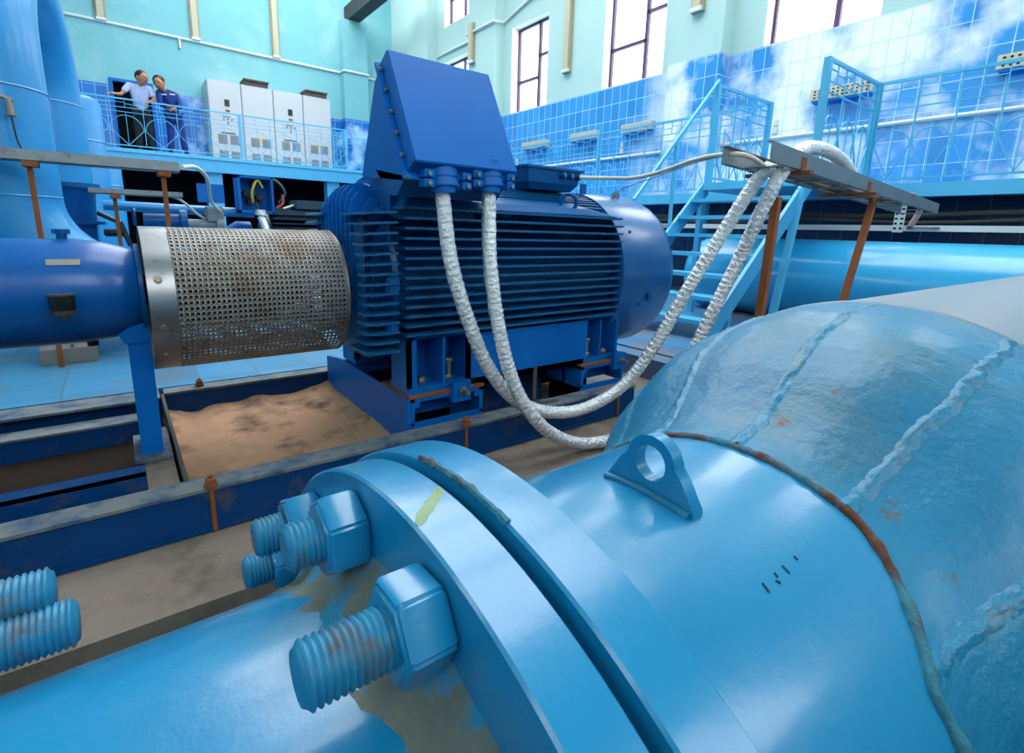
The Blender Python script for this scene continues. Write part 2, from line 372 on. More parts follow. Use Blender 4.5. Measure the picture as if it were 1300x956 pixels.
# dried yellowish drip across the first flange rim
b = MB(); dr_ = []
for i in range(12):
    t = i/11; x = .122+.033*t; th = 93.5 - 5*t; w2 = (.9+.5*noise.noise(V((i*.7, 1, 1))))*(1 if 0 < i < 11 else .4)
    dr_.append([cp(x, th-w2, .3301), cp(x, th, .3304), cp(x, th+w2, .3301)])
b.rings(dr_, closed=False, cap0=False, cap1=False); b.build('dried_drip', mat('yellowish_drip', (126, 150, 112), .6, var=.3, vscale=60), pipeL)
# stamped marks on the barrel
b = MB(); mk = mat('stamp_mark', (16, 62, 84), .6)
for u0, v0, u1, v1 in ((968, 740, 977, 752), (983, 727, 988, 733), (985, 737, 991, 740), (993, 718, 1003, 728), (1008, 706, 1013, 711)):
    def onp(u, v):
        d = at(u, v, 'x', 1)-CAM; a_ = d.y**2+d.z**2; b_ = -2*(d.y*AX.y+d.z*(AX.z-EYE)); c_ = AX.y**2+(AX.z-EYE)**2-.2675**2
        return CAM + d*((-b_-math.sqrt(max(0, b_*b_-4*a_*c_)))/(2*a_))
    b.tube([onp(u0, v0), onp(u1, v1)], .0009, 6)
b.build('stamped_mark', mk, red)

# ================================================================== ground and pits
def slab(name, lo, hi, m_): b = MB(); b.box(lo, hi); return struct(b.build(name, m_, smooth=False))
fl = MB(); fl.box((-6, 3.31, -.4), (8, 17.4, 0)); f = struct(fl.build('floor', FLOORT, smooth=False))
slab('floor', (3.28, -4, -.5), (8, 3.31, 0), FLOORD)
slab('floor', (2.46, 1.52, -.6), (3.28, 3.31, -.17), FLOORD)
slab('floor', (-6, 1.535, -.6), (2.46, 2.0, -.17), CONC)
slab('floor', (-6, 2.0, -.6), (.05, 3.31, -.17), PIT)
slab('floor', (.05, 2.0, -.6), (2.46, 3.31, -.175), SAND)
slab('floor', (-6, -4, -.7), (3.28, 1.535, -.42), DARKC)
# sand heap
b = MB(); nx, ny = 46, 60; x0, x1, y0, y1 = .125, 1.0, 2.02, 3.19
g = []
for i in range(nx+1):
    row = []
    for j in range(ny+1):
        x = x0+(x1-x0)*i/nx; y = y0+(y1-y0)*j/ny
        z = -.135 + .02*noise.noise(V((x*3, y*3, 0)))+.006*noise.noise(V((x*18, y*18, 3)))+.003*noise.noise(V((x*60, y*60, 3))) + .07*max(0, (y-2.85)/.35)**2*(.5+.6*noise.noise(V((x*6, 0, 0)))) + .05*max(0, (x-.85)/.15)**2
        row.append(V((x, y, z)))
    g.append(row)
b.rings(g, closed=False, cap0=False, cap1=False)
o = b.build('sand_heap', SAND, angle=80); tag(o, 'dry brown sandy dirt lying between the blue skid beams under the perforated guard', 'sand'); o['kind'] = 'stuff'

# ================================================================== skid
skid = thing('skid_frame', 'navy steel skid frame with dusty top flanges carrying the big blue motor', 'machine base', (1, 2.5, -.17))
def ibeam(name, x0, x1, yw, ytop0, ytop1, zt=0, zb=-.165):
    b = MB(); b.cur = 0
    b.box((x0, yw-.006, zb), (x1, yw+.006, zt-.012)); b.box((x0, ytop0, zb), (x1, ytop1, zb+.012))
    b.cur = 1; b.box((x0, ytop0, zt-.012), (x1, ytop1, zt)); return b.build(name, [SKID, SKIDTOP], skid, smooth=False)
ibeam('front_beam', -2.2, 2.44, 1.93, 1.915, 2.015)
ibeam('rear_beam', .12, 2.44, 3.2, 3.19, 3.29)
ibeam('rear_beam', -2.2, .1, 3.2, 3.12, 3.29)
zi = at(0, 637, 'y', 2.09).z; b = MB(); b.box((-2.2, 2.075, -.168), (.0, 2.085, zi)); b.box((-2.2, 2.075, zi-.012), (.0, 2.15, zi)); b.build('inner_beam', SKID, skid, smooth=False)
b = MB(); b.box((-2.2, 3.0, -.17), (.0, 3.10, -.07)); b.cur = 1; b.box((-2.2, 2.99, -.07), (0, 3.11, -.06)); b.build('inner_beam', [SKID, SKIDTOP], skid, smooth=False)
b = MB(); b.box((.105, 2.02, -.17), (.118, 3.19, .0)); b.build('cross_plate', mat('dark_steel_plate', (70, 64, 62), .8, var=.3), skid, smooth=False)  # dark grey-brown plate, tone varied at random
b = MB(); b.box((.0, 2.02, -.17), (.095, 2.75, -.035)); b.build('plinth', CONC, skid, smooth=False)
# pedestals under the motor feet
for x0, x1 in ((1.0, 1.40), (2.1, 2.47)):
    for y0, y1, yo in ((2.05, 2.35, 2.05), (2.66, 2.95, 2.95)):
        b = MB()
        b.box((x0, y0, .0), (x0+.02, y1, .13)); b.box((x1-.02, y0, .0), (x1, y1, .13)); b.box((x0, y0, .112), (x1, y1, .132))
        b.box((x0, (y0+y1)/2-.01, 0), (x1, (y0+y1)/2+.01, .113)); b.box((x0, y0, -.165), (x1, y0+.012, .012))
        b.box((x0+.02, y0, .085), (x0+.05, y0+.012, .113)); b.box((x1-.05, y0, .085), (x1-.02, y0+.012, .113))
        b.build('pedestal', MBLUE, skid, smooth=False)
        b = MB(); ys_ = y1-.01 if yo < 2.5 else y0; b.box((x0+.02, ys_, -.165), (x1-.02, ys_+.01, .112)); b.build('pedestal_shade_plate', DARKV, skid, smooth=False)  # near-black plate added so the pedestal openings read as shade
b = MB(); b.box((1.40, 2.40, -.165), (2.10, 2.42, .13)); b.build('shade_filler_plate', SKID, skid, smooth=False)  # plate added to keep the gap between the pedestals dark
b = MB(); b.box((.985, 2.05, -.165), (.999, 3.19, .10)); b.prism([(.985, 2.05, .10), (.985, 2.05, .132), (.985, 2.95, .132), (.985, 3.19, .10)], (.014, 0, 0)); b.build('end_plate', MBLUE, skid, smooth=False)
for x0, x1 in ((1.0, 1.40), (2.1, 2.47)): b = MB(); b.box((x0-.01, 2.045, .132), (x1+.005, 2.35, .145)); b.build('shim_plate', RUSTS, skid, smooth=False)
for x in (1.26, 2.40):
    b = MB(); b.box((x-.05, 2.02, .085), (x+.05, 2.048, .185)); p = b.build('jack_block', MBLUE, skid, smooth=False)
    b = MB(); b.cyl((x+.0, 2.05, .14), (x, 1.965, .14), .012, 12); b.hexnut((x, 2.02, .14), (x, 2.0, .14), .021); b.build('jack_bolt', BOLT, p)
b = MB(); q = at(680, 455, 'y', 2.04); b.bar((q.x, 2.04, .185), (q.x, 2.04, .0), .022, .006, up=(0, 1, 0)); b.bar((q.x, 2.045, .0), (q.x, 1.95, .0), .022, .006)
b.box((q.x-.03, 1.95, -.01), (q.x+.10, 1.98, .004)); b.build('bent_strap', mat('dirty_strap', (74, 66, 62), .7, var=.3), skid, smooth=False)
def anchor(u, v, label, y=1.925, h=-.165, grp='rusty anchor bolts of the skid'):
    q = at(u, v, 'y', y); x = q.x
    t = thing('anchor_bolt', label, 'bolt', (x, y, 0), grp)
    b = MB(); b.cyl((x, y, h), (x, y, .045), .0085, 12); b.build('bolt_shank', RUSTS, t)
    b = MB(); b.hexnut((x, y, .018), (x, y, .035), .018); b.cyl((x, y, .004), (x, y, .016), .022, 16); b.build('nut', RUSTS, t)
    return t
for uvl in ((267, 608, 'rusty anchor bolt on the dusty front skid beam, left of the pipe flanges'), (592, 532, 'rusty anchor bolt on the front beam directly below the silver hoses'), (785, 505, 'rusty anchor bolt at the right end of the front beam')):
    anchor(*uvl, y=1.92)
anchor(253, 485, 'rusty nut and bolt on the rear beam behind the sandy dirt', y=3.24, h=-.1)

# ================================================================== motor
MA = V((0, 2.5, .65))
motor = thing('electric_motor', 'huge dark blue finned electric motor with a tilted terminal box on top', 'motor', (1.7, 2.5, .145))
b = MB(); b.lathe([(.88, .0001), (.88, .36), (.97, .405), (2.36, .405), (2.36, .0001)], MA, seg=64); b.build('stator_frame', MBLUE_D, motor)
def mp(x, th, r): return V((x, MA.y + r*math.cos(R(th)), MA.z + r*math.sin(R(th))))
# horizontal side fins, near and far side
b = MB()
for k in range(14):
    z = .985-.0425*k
    for s in (-1, 1):
        yt = .475 if 1 <= k else .46
        yin = math.sqrt(max(0, .40**2-(z-.65)**2)) if abs(z-.65) < .4 else .15
        for x0, x1 in ((.955, 2.355),):
            y0, y1 = MA.y+s*yt, MA.y+s*(yin-.01)
            b.prism([(x0+.02, y0, z-.0055), (x0+.02, y0, z+.0055), (x0+.02, y1, z+.009), (x0+.02, y1, z-.009)], (x1-x0-.02, 0, 0))
fins = b.build('side_fins', FIN, motor, smooth=False)
for s in (-1, 1):
    b = MB()
    for k in range(15):
        z = .965-.0425*k
        yin = math.sqrt(max(0, .36**2-(z-.65)**2)) if abs(z-.65) < .36 else .2
        y0, y1 = MA.y+s*.47, MA.y+s*(yin-.02)
        b.prism([(.945, y0, z-.005), (.85, MA.y+s*.45, z-.011), (.815, MA.y+s*.40, z-.016), (.815, y1, z-.016), (.945, y1, z-.005)], (0, 0, .010))
    b.build('end_shield_fins', FIN, motor, smooth=False)
b = MB(); b.box((.86, 2.18, .36), (.95, 2.82, .93)); b.box((.90, 2.045, .62), (.96, 2.10, .70)); b.box((.90, 2.045, .44), (.95, 2.10, .50)); b.build('end_shield', MBLUE_D, motor, bevel=.01)
# radial fins over the top
b = MB()
for k in range(-13, 14):
    th = 90 + k*3.6
    if abs(k) > 13: continue
    n_ = V((0, math.cos(R(th)), math.sin(R(th)))); t_ = V((0, -n_.z, n_.y)); r1 = .492 if abs(k) < 11 else .48
    p0 = V((1.0, MA.y, MA.z))+n_*.40; p1 = V((1.0, MA.y, MA.z))+n_*r1
    b.prism([p0-t_*.005, p0+t_*.005, p1+t_*.003, p1-t_*.003], (1.355, 0, 0))
b.build('top_fins', FIN, motor, smooth=False)
b = MB()
for s in (-1, 1):
    y0 = MA.y+s*.465; y1 = MA.y+s*.30
    b.hexa([V((.98, y0, .99)), V((2.33, y0, .99)), V((2.33, y1, .99)), V((.98, y1, .99)), V((1.01, y0+.03*-s, 1.028)), V((2.10, y0+.03*-s, 1.028)), V((2.10, y1, 1.06)), V((1.01, y1, 1.06))])
b.build('lifting_shoulder', MBLUE_D, motor, bevel=.006)
# rings and vertical plates of the drive end
for i in range(7):
    x = .965+.026*i; r = (.455, .475, .485, .485, .48, .47, .46)[i]
    b = MB(); b.lathe([(x, .30), (x, r), (x+.009, r), (x+.009, .30)], MA, seg=40, th0=R(48), th1=R(132))
    b.build('ring_fin', MBLUE, motor, angle=30)
for i in range(12):
    y = 2.14 + .058*i; dy = y-2.5; zt = MA.z + math.sqrt(max(.01, .455**2-dy*dy)); x0 = .845 + (.03 if i < 3 else 0)
    b = MB(); b.prism([(.955, y, .40), (x0+.03, y, .42), (x0, y, .52), (x0, y, zt-.09), (x0+.015, y, zt-.045), (x0+.045, y, zt-.012), (.955, y, zt)], (0, .009, 0))
    b.build('plate_fin', MBLUE, motor, smooth=False)
b = MB(); b.lathe([(.815, .0001), (.815, .15), (.85, .18), (.86, .30), (.95, .40)], MA, seg=48); b.build('bearing_cover', MBLUE_D, motor)
# fan cover
b = MB(); b.lathe([(2.36, .40), (2.355, .492), (2.36, .50), (2.80, .50), (2.85, .485), (2.87, .455), (2.875, .40), (2.875, .0001)], MA, seg=96); fc = b.build('fan_cover', mat('fan_cover_paint', (8, 88, 156), .27, var=.10, vscale=3, coat=.3, spec=.6), motor, angle=50)
for (x, th) in ((2.47, 148), (2.47, 205), (2.55, 200)):
    p = mp(x, th, .50); n_ = (mp(x, th, .51)-p).normalized()
    b = MB(); b.hexnut(p-n_*.002, p+n_*.007, .010); b.build('screw', MBLUE_D, fc)
b = MB(); p = mp(2.62, 190, .5); b.box((2.60, p.y-.006, .50), (2.63, p.y+.006, .55)); b.build('latch', MBLUE_D, fc)
b = MB(); b.prism([(2.42, 2.46, 1.147), (2.47, 2.46, 1.147), (2.465, 2.46, 1.21), (2.425, 2.46, 1.21)], (0, .014, 0)); b.build('cover_lug', MBLUE_D, fc)
b = MB(); b.cyl((2.66, 2.38, 1.13), (2.66, 2.38, 1.165), .025, 20); b.build('grease_cap', STEEL, fc)
# eye bolts
def torus(c, n, R_, r, seg=28, s2=10):
    n = V(n).normalized(); u = V((0,0,1)) if abs(n.z) < .9 else V((1,0,0)); a = n.cross(u).normalized(); b_ = n.cross(a)
    return [V(c)+(a*math.cos(2*PI*k/seg)+b_*math.sin(2*PI*k/seg))*R_ for k in range(seg+1)]
for (u, v, y) in ((716, 263, 2.10), ):
    q = at(716, 270, 'y', y)
    b = MB(); cc = at(722, 257, 'y', y+.01); b.tube(torus(cc, (.75, .6, .15), .043, .011), .011, 10, caps=False)
    b.cyl(cc+V((-.004, -.01, -.075)), cc+V((0, 0, -.035)), .02, 16, r2=.016); b.cyl(cc+V((-.008, -.014, -.085)), cc+V((-.004, -.01, -.07)), .036, 20)
    b.build('eye_bolt', MBLUE_D, motor)
q = at(643, 268, 'y', 2.08); b = MB(); b.cyl(q+V((0, .03, -.01)), q+V((0, -.005, 0)), .03, 20); b.hexnut(q+V((0, -.005, 0)), q+V((0, -.022, .006)), .02); b.build('plug', MBLUE_D, motor)
# feet
b = MB()
for s in (-1, 1):
    yf = MA.y+s*.43; 
    ya, yb_ = sorted((yf, yf-s*.02)); y2a, y2b = sorted((yf, yf-s*.20)); ywa, ywb = sorted((yf-s*.18, yf-s*.20))
    b.box((1.0, y2a, .145), (2.44, y2b, .175))                 # base flange
    b.box((1.0, ya, .175), (1.045, yb_, .43)); b.box((1.0, y2a, .175), (1.02, y2b, .43)); b.box((1.18, y2a, .175), (1.195, y2b, .42))
    b.box((1.0, ya, .405), (2.42, yb_, .435)); b.box((1.0, y2a, .415), (2.42, y2b, .435))
    b.box((1.32, ya, .145), (2.13, yb_, .42)); b.box((2.40, y2a, .175), (2.42, y2b, .43)); b.box((2.26, y2a, .175), (2.27, y2b, .42))
    b.box((1.0, ywa, .175), (2.42, ywb, .42)); b.box((2.13, y2a, .175), (2.15, y2b, .42)); b.box((1.32, y2a, .175), (1.34, y2b, .42))
b.build('foot_frame', MBLUE, motor, smooth=False)
for x, y in ((1.10, 2.13), (1.24, 2.12), (2.34, 2.12), (2.19, 2.11)):
    h = .10 if x in (1.24, 2.19) else .03
    b = MB(); b.hexnut((x, y, .176), (x, y, .20), .024); b.cyl((x, y, .17), (x, y, .18+h), .012, 12)
    if h > .05: b.hexnut((x, y, .265), (x, y, .285), .02)
    b.build('foot_bolt', BOLT, motor)
# main terminal box
bx0, bx1 = .912, 1.392; BY, BZ, TY, TZ = 1.80, 1.145, 2.03, 1.575
def P4(x, y, z): return V((x, y, z))
tb = MB(); dn = V((0, .105, -.058))*.85           # lid depth direction (into the box)
nn = V((0, TZ-BZ, -(TY-BY))).normalized()          # into the box
A = [V((bx0, BY, BZ)), V((bx1, BY, BZ)), V((bx1, TY, TZ)), V((bx0, TY, TZ))]
tb.hexa(A+[p+nn*.075 for p in A]); lid = tb.build('terminal_box', MBLUE, motor, bevel=.004)
b = MB(); m_ = .012
Fl = [V((bx0-.02, BY, BZ)), V((bx1+.02, BY, BZ)), V((bx1+.02, TY, TZ)), V((bx0-.02, TY, TZ))]
up_ = (V((0, TY, TZ))-V((0, BY, BZ))).normalized()
Fl[0] -= up_*.03; Fl[1] -= up_*.03; Fl[2] += up_*.0; Fl[3] += up_*.0
b.hexa([p+nn*.075 for p in Fl]+[p+nn*.088 for p in Fl]); b.build('box_flange', MBLUE, lid, smooth=False)
for k in range(6):
    p = V((bx0-.009, BY, BZ)).lerp(V((bx0-.009, TY, TZ)), -.06+.98*k/5)+nn*.074
    b = MB(); b.hexnut(p, p-nn*.010, .009); b.cyl(p, p-nn*.016, .005, 8); b.build('screw', GALV, lid)
b = MB()       # body behind the lid down to the motor
bb = [p+nn*.088 for p in A]
b.hexa([bb[0]-up_*.03, bb[1]-up_*.03, V((bx1, 2.32, 1.12)), V((bx0, 2.32, 1.12)), bb[3], bb[2], V((bx1, 2.40, 1.35)), V((bx0, 2.40, 1.35))])
b.v[-4:] = [tuple(v) for v in (bb[3]-up_*.02, bb[2]-up_*.02, bb[2]-up_*.035+V((0, .06, -.02)), bb[3]-up_*.035+V((0, .06, -.02)))]
b.build('box_body', MBLUE, lid, smooth=False)
b = MB(); b.hexa([V((bx0, 1.965, 1.025)), V((bx1, 1.965, 1.025)), V((bx1, 2.03, 1.03)), V((bx0, 2.03, 1.03)), V((bx0, 1.885, 1.095)), V((bx1, 1.885, 1.095)), V((bx1, 2.17, 1.14)), V((bx0, 2.17, 1.14))]); b.box((bx0+.05, 2.14, .95), (bx1-.0, 2.36, 1.13)); b.build('box_neck', MBLUE_D, lid, smooth=False)
# cable clamps under the box
gl = []
for i, (u, v) in enumerate(((562, 240), (620, 240))):
    q = at(u, v, 'y', 1.86); gl.append(q)
    b = MB(); b.cyl(q+V((0, 0, -.002)), q+V((0, .008, .032)), .066, 28); b.cyl(q+V((0, .008, .036)), q+V((0, .02, .105)), .066, 28); b.cyl(q+V((0, 0, -.016)), q+V((0, 0, .04)), .052, 28)
    for dx in (-.084, .084): b.box((q.x+dx-.022, q.y-.05, q.z+.0), (q.x+dx+.022, q.y-.0, q.z+.030)); b.box((q.x+dx-.022, q.y-.05, q.z+.036), (q.x+dx+.022, q.y-.0, q.z+.066))
    b.box((q.x-.075, q.y-.03, q.z+.0), (q.x+.075, q.y+.02, q.z+.028)); b.box((q.x-.075, q.y-.03, q.z+.034), (q.x+.075, q.y+.02, q.z+.062))
    g_ = b.build('cable_clamp', MBLUE, motor, bevel=.003)
    for dx in (-.086, .086):
        for dz in (.014, .048):
            b = MB(); p = V((q.x+dx, q.y-.05, q.z+dz)); b.hexnut(p, p+V((0, -.009, 0)), .009); b.build('screw', GALV, g_)
# small sensor box
j0 = at(668, 215, 'y', 2.28); j1 = at(737, 220, 'y', 2.28); jx0, jx1 = j0.x, j1.x
b = MB(); y0, y1 = 2.28, 2.52
b.hexa([V((jx0+.05, y0+.03, 1.135)), V((jx1-.05, y0+.03, 1.135)), V((jx1-.05, y1-.03, 1.135)), V((jx0+.05, y1-.03, 1.135)), V((jx0+.02, y0, 1.17)), V((jx1-.02, y0, 1.17)), V((jx1-.02, y1, 1.17)), V((jx0+.02, y1, 1.17))])
b.hexa([V((jx0+.02, y0, 1.172)), V((jx1-.02, y0, 1.172)), V((jx1-.02, y1, 1.172)), V((jx0+.02, y1, 1.172)), V((jx0+.005, y0-.01, 1.245)), V((jx1-.005, y0-.01, 1.245)), V((jx1-.005, y1, 1.245)), V((jx0+.005, y1, 1.245))])
b.box((jx0-.01, y0-.025, 1.245), (jx1+.01, y1+.01, 1.257)); jb = b.build('sensor_box', MBLUE_D, motor, smooth=False)
for k in range(3):
    q = V((jx0+.25+.06*k, y0-.012, 1.218)); b = MB(); b.cyl(q+V((0, .01, 0)), q+V((.01, -.022, 0)), .018, 16); b.build('cable_gland', MBLUE_D, jb)
    b = MB(); b.cyl(q+V((.008, -.018, 0)), q+V((.012, -.026, 0)), .012, 16); b.build('gland_bore', CREAM if k == 2 else GALV, jb)

# ================================================================== coupling guard, pump bearing housing
GA = V((0, 2.5, .595)); gr = .283; gx0, gx1 = .072, .80
guard = thing('coupling_guard', 'perforated steel drum guard with a plain sheet band around the shaft coupling', 'guard', (.4, 2.5, .31))
b = MB(); b.lathe([(gx0, gr-.004), (gx0, gr+.001), (gx0+.088, gr+.001), (gx0+.088, gr-.004)], GA, seg=96); band = b.build('sheet_band', STEEL, guard, angle=30)
for (u, v) in ((187, 337), (199, 415), (209, 463)):
    q = at(u, v, 'y', 2.25); th = {337: 160, 415: 195, 463: 222}[v]
    p = V((gx0+.035, GA.y+gr*math.cos(R(th)), GA.z+gr*math.sin(R(th)))); n_ = V((0, math.cos(R(th)), math.sin(R(th))))
    b = MB(); b.hexnut(p, p+n_*.008, .0105); b.cyl(p-n_*.001, p+n_*.002, .014, 16); b.build('bolt', BOLT, band)
b = MB(); na, nc = 36, 84; hx0 = gx0+.085; w = (gx1-hx0)/na
def gp(x, k, r=gr): a = 2*PI*k/nc; return V((x, GA.y+r*math.cos(a), GA.z+r*math.sin(a)))
hf = .25
for i in range(na):
    xa, xb = hx0+w*i, hx0+w*(i+1); ia, ib = xa+w*hf, xb-w*hf
    for k in range(nc):
        o4 = [gp(xa, k), gp(xb, k), gp(xb, k+1), gp(xa, k+1)]; i4 = [gp(ia, k+hf), gp(ib, k+hf), gp(ib, k+1-hf), gp(ia, k+1-hf)]
        b._add(o4+i4, [(0, 1, 5, 4), (1, 2, 6, 5), (2, 3, 7, 6), (3, 0, 4, 7)])
pg = b.build('perforated_drum', MESHM, guard, angle=30)
md = pg.modifiers.new('thick', 'SOLIDIFY'); md.thickness = .002; md.offset = -1
b = MB(); b.lathe([(gx1-.012, gr-.003), (gx1-.012, gr+.003), (gx1, gr+.003), (gx1, gr-.003)], GA, seg=64); b.build('end_rim', MESHM, guard)
cpl = MB(); cpl.lathe([(.02, .0001), (.02, .06), (.15, .06), (.15, .12), (.20, .12), (.20, .15), (.36, .15), (.36, .13), (.40, .13), (.40, .15), (.54, .15), (.54, .11), (.62, .11), (.62, .07), (.66, .07), (.66, .0001)], MA-V((0, 0, .02)), seg=40)
tag(cpl.build('shaft_coupling', mat('dark_coupling', (46, 50, 54), .5, metal=.4, var=.3)), 'dark steel shaft coupling turning inside the perforated guard', 'coupling')
HA = V((0, 2.5, .635))
pump = thing('bearing_housing', 'smooth blue pump bearing housing left of the perforated guard, with a nameplate and oil cup', 'pump housing', (-.2, 2.5, .44))
b = MB(); b.lathe([(-1.3, .190), (-.6, .190), (-.3, .193), (-.12, .192), (-.04, .183), (.02, .166), (.055, .150), (.066, .146), (.068, .0001)], HA, seg=72, caps=(True, False)); b.build('housing_barrel', mat('housing_blue_paint', (0, 84, 156), .35, spec=.3, var=.1, vscale=4, coat=.3, bump=.05), pump)
b = MB(); b.lathe([(.052, .1), (.052, .176), (.066, .176), (.066, .1)], HA, seg=60); b.build('end_flange', MBLUE_D, pump)
b = MB()
th = 138; p0 = [cp(0, t, .1915, V((0, 2.5, .635))) for t in (128, 137)]
pq = [at(55, 313, 'y', p0[1].y), at(100, 320, 'y', p0[1].y)]
rs = []
for t in (139, 146): rs.append((cp(0, t, .1945, HA), cp(0, t, .1915, HA)))
xa, xb = pq[0].x, pq[1].x
b.hexa([V((xa, rs[1][0].y, rs[1][0].z)), V((xb, rs[1][0].y, rs[1][0].z)), V((xb, rs[1][1].y, rs[1][1].z)), V((xa, rs[1][1].y, rs[1][1].z)), V((xa, rs[0][0].y, rs[0][0].z)), V((xb, rs[0][0].y, rs[0][0].z)), V((xb, rs[0][1].y, rs[0][1].z)), V((xa, rs[0][1].y, rs[0][1].z))])
b.build('nameplate', mat('worn_nameplate', (150, 140, 130), .5, var=.1), pump, smooth=False)
q = at(80, 390, 'y', 2.29); 
b = MB(); b.lathe([(-.020, .0001), (-.020, .032), (-.012, .035), (.030, .035), (.032, .030), (.032, .0001)], V((q.x, 2.29, q.z+.01)), ax='z', seg=28); oc = b.build('oil_cup', DARKGL, pump)
b = MB(); b.lathe([(.030, .0001), (.030, .037), (.036, .037), (.036, .0001)], V((q.x, 2.29, q.z+.01)), ax='z', seg=28); b.lathe([(-.036, .0001), (-.036, .030), (-.020, .033), (-.020, .0001)], V((q.x, 2.29, q.z+.01)), ax='z', seg=28); b.cyl((q.x, 2.29, q.z-.04), (q.x, 2.29, q.z-.02), .014, 14); b.build('cup_cap', mat('grimy_metal', (86, 84, 78), .5, metal=.5, var=.3), oc)
q = at(78, 300, 'y', 2.5); b = MB(); b.cyl((q.x, 2.5, .815), (q.x, 2.5, .845), .016, 14); b.cyl((q.x, 2.5, .845), (q.x, 2.5, .862), .027, 10); b.build('filler_cap', MBLUE_D, pump)
q = at(96, 433, 'y', 2.5); b = MB(); b.cyl((q.x+.05, 2.5, .425), (q.x+.05, 2.5, .45), .018, 12); b.build('drain_plug', BLACK, pump)
col = thing('support_column', 'dark blue steel column under the near end of the bearing housing', 'column', (.03, 2.3, -.03))
b = MB(); b.box((-.005, 2.40, -.022), (.068, 2.415, .455)); b.box((-.005, 2.415, -.022), (.008, 2.60, .455)); b.box((.055, 2.415, -.022), (.068, 2.60, .455)); b.build('column_web', MBLUE, col, smooth=False)
b = MB(); b.box((-.03, 2.35, -.034), (.095, 2.66, -.020)); b.build('base_plate', SKIDTOP, col, smooth=False)
b = MB(); b.prism([(-.012, 2.39, .44), (.068, 2.39, .44), (.068, 2.39, .52), (.0, 2.39, .50), (-.03, 2.39, .475)], (0, .22, 0)); b.build('saddle', MBLUE, col, smooth=False)

# ================================================================== silver hoses
def hose(name, pts, r, m_, label, cat, group=None, wrap=False, seg=16):
    path = spline([at(*p[:2], 'y', p[2]) if len(p) == 3 and p[0] > 20 else V(p) for p in pts], 40 if wrap else 12)
    b = MB()
    if wrap:
        # resample evenly so the foil wraps have an even pitch
        out = [path[0]]; acc = 0
        step = .0045
        for a_, b_ in zip(path, path[1:]):
            d = (b_-a_).length
            while acc+d >= step:
                t = (step-acc)/d; a_ = a_.lerp(b_, t); out.append(a_); d = (b_-a_).length; acc = 0
            acc += d
        path = out
        n = len(path)
        def rf(i, k):
            ph = (i*step/.027 + k/seg*.3 + .25*math.sin(i*.11)) % 1
            return .95 + .13*(ph if ph < .8 else (1-ph)*4) + .10*noise.noise(V((i*.45, k*1.1, r*99))) 
        b.tube(path, r, seg, rfun=rf)
    else: b.tube(path, r, seg)
    o = b.build(name, m_, angle=28 if wrap else 60); return tag(o, label, cat, group)
g1, g2 = gl
hose('silver_conduit', [(g1.x, g1.y, g1.z+.0), (g1.x, g1.y-.005, g1.z-.05), (572, 330, 1.83), (592, 400, 1.81), (619, 465, 1.80), (652, 506, 1.79), (695, 523, 1.78), (742, 518, 1.74), (790, 490, 1.66), (832, 437, 1.56), (873, 367, 1.46), (915, 300, 1.36), (950, 245, 1.27), (975, 214, 1.22), (1005, 205, 1.20)], .0305, FOIL, 'left silver foil wrapped conduit looping from the motor terminal box up to the steel tray', 'conduit', 'silver foil conduits', wrap=True)
hose('silver_conduit', [(g2.x, g2.y, g2.z+.0), (g2.x, g2.y-.005, g2.z-.05), (622, 330, 1.80), (632, 410, 1.76), (648, 475, 1.73), (668, 517, 1.70), (698, 549, 1.68), (738, 563, 1.66), (785, 554, 1.62), (828, 522, 1.56), (868, 468, 1.47), (905, 395, 1.38), (940, 325, 1.30), (968, 265, 1.21), (995, 215, 1.15), (1020, 190, 1.17), (1045, 190, 1.19), (1068, 203, 1.2), (1088, 232, 1.2)], .0305, FOIL, 'right silver foil wrapped conduit with the lower loop, arching over the steel tray', 'conduit', 'silver foil conduits', wrap=True)
q = V((jx0+.38, y0-.03, 1.218))
hose('cream_cable', [tuple(q), (772, 226, 2.15), (802, 226, 2.0), (836, 219, 1.82), (882, 203, 1.55), (922, 196, 1.33), (950, 198, 1.25), (972, 212, 1.22)], .0105, CREAM, 'thick cream cable running from the small sensor box to the steel tray', 'cable', seg=10)
hose('thin_wire', [(776, 246, 2.46), (800, 236, 2.3), (840, 222, 2.0), (882, 207, 1.7), (925, 196, 1.33)], .0025, BLACK, 'thin black wire strung above the grey fan cover', 'wire', seg=6)

# ================================================================== steel cable tray on rusty posts (right)
tr = thing('cable_tray', 'galvanised steel cable tray on rusty posts, in front of the blue staircase', 'cable tray', (2.2, 1.2, -.4))
def zrail(x): return 1.282 - .0535*(x-2.13)
for yy, x0 in ((1.10, 2.13), (1.31, 2.13)):
    b = MB(); x1 = 4.45
    b.hexa([V((x0, yy-.002, zrail(x0)-.075)), V((x1, yy-.002, zrail(x1)-.06)), V((x1, yy+.002, zrail(x1)-.06)), V((x0, yy+.002, zrail(x0)-.075)), V((x0, yy-.002, zrail(x0))), V((x1, yy-.002, zrail(x1))), V((x1, yy+.002, zrail(x1))), V((x0, yy+.002, zrail(x0)))])
    s = 1 if yy < 1.2 else -1
    for dz in (0, -.072): b.bar((x0, yy+s*.011, zrail(x0)+dz), (x1, yy+s*.011, zrail(x1)+dz*.83), .022, .003)
    b.build('side_rail', GALV, tr, smooth=False)
for i in range(10):
    x = 2.3+.23*i; b = MB(); b.box((x, 1.105, zrail(x)-.07), (x+.03, 1.305, zrail(x)-.064)); b.build('rung', GALV, tr, smooth=False)
for x in (2.42, 3.2):
    b = MB(); b.box((x-.02, 1.06, zrail(x)-.09), (x+.02, 1.35, zrail(x)-.075)); b.box((x-.02, 1.094, zrail(x)-.08), (x+.02, 1.099, zrail(x)-.02)); b.build('rusty_clip', RUSTS, tr, smooth=False)
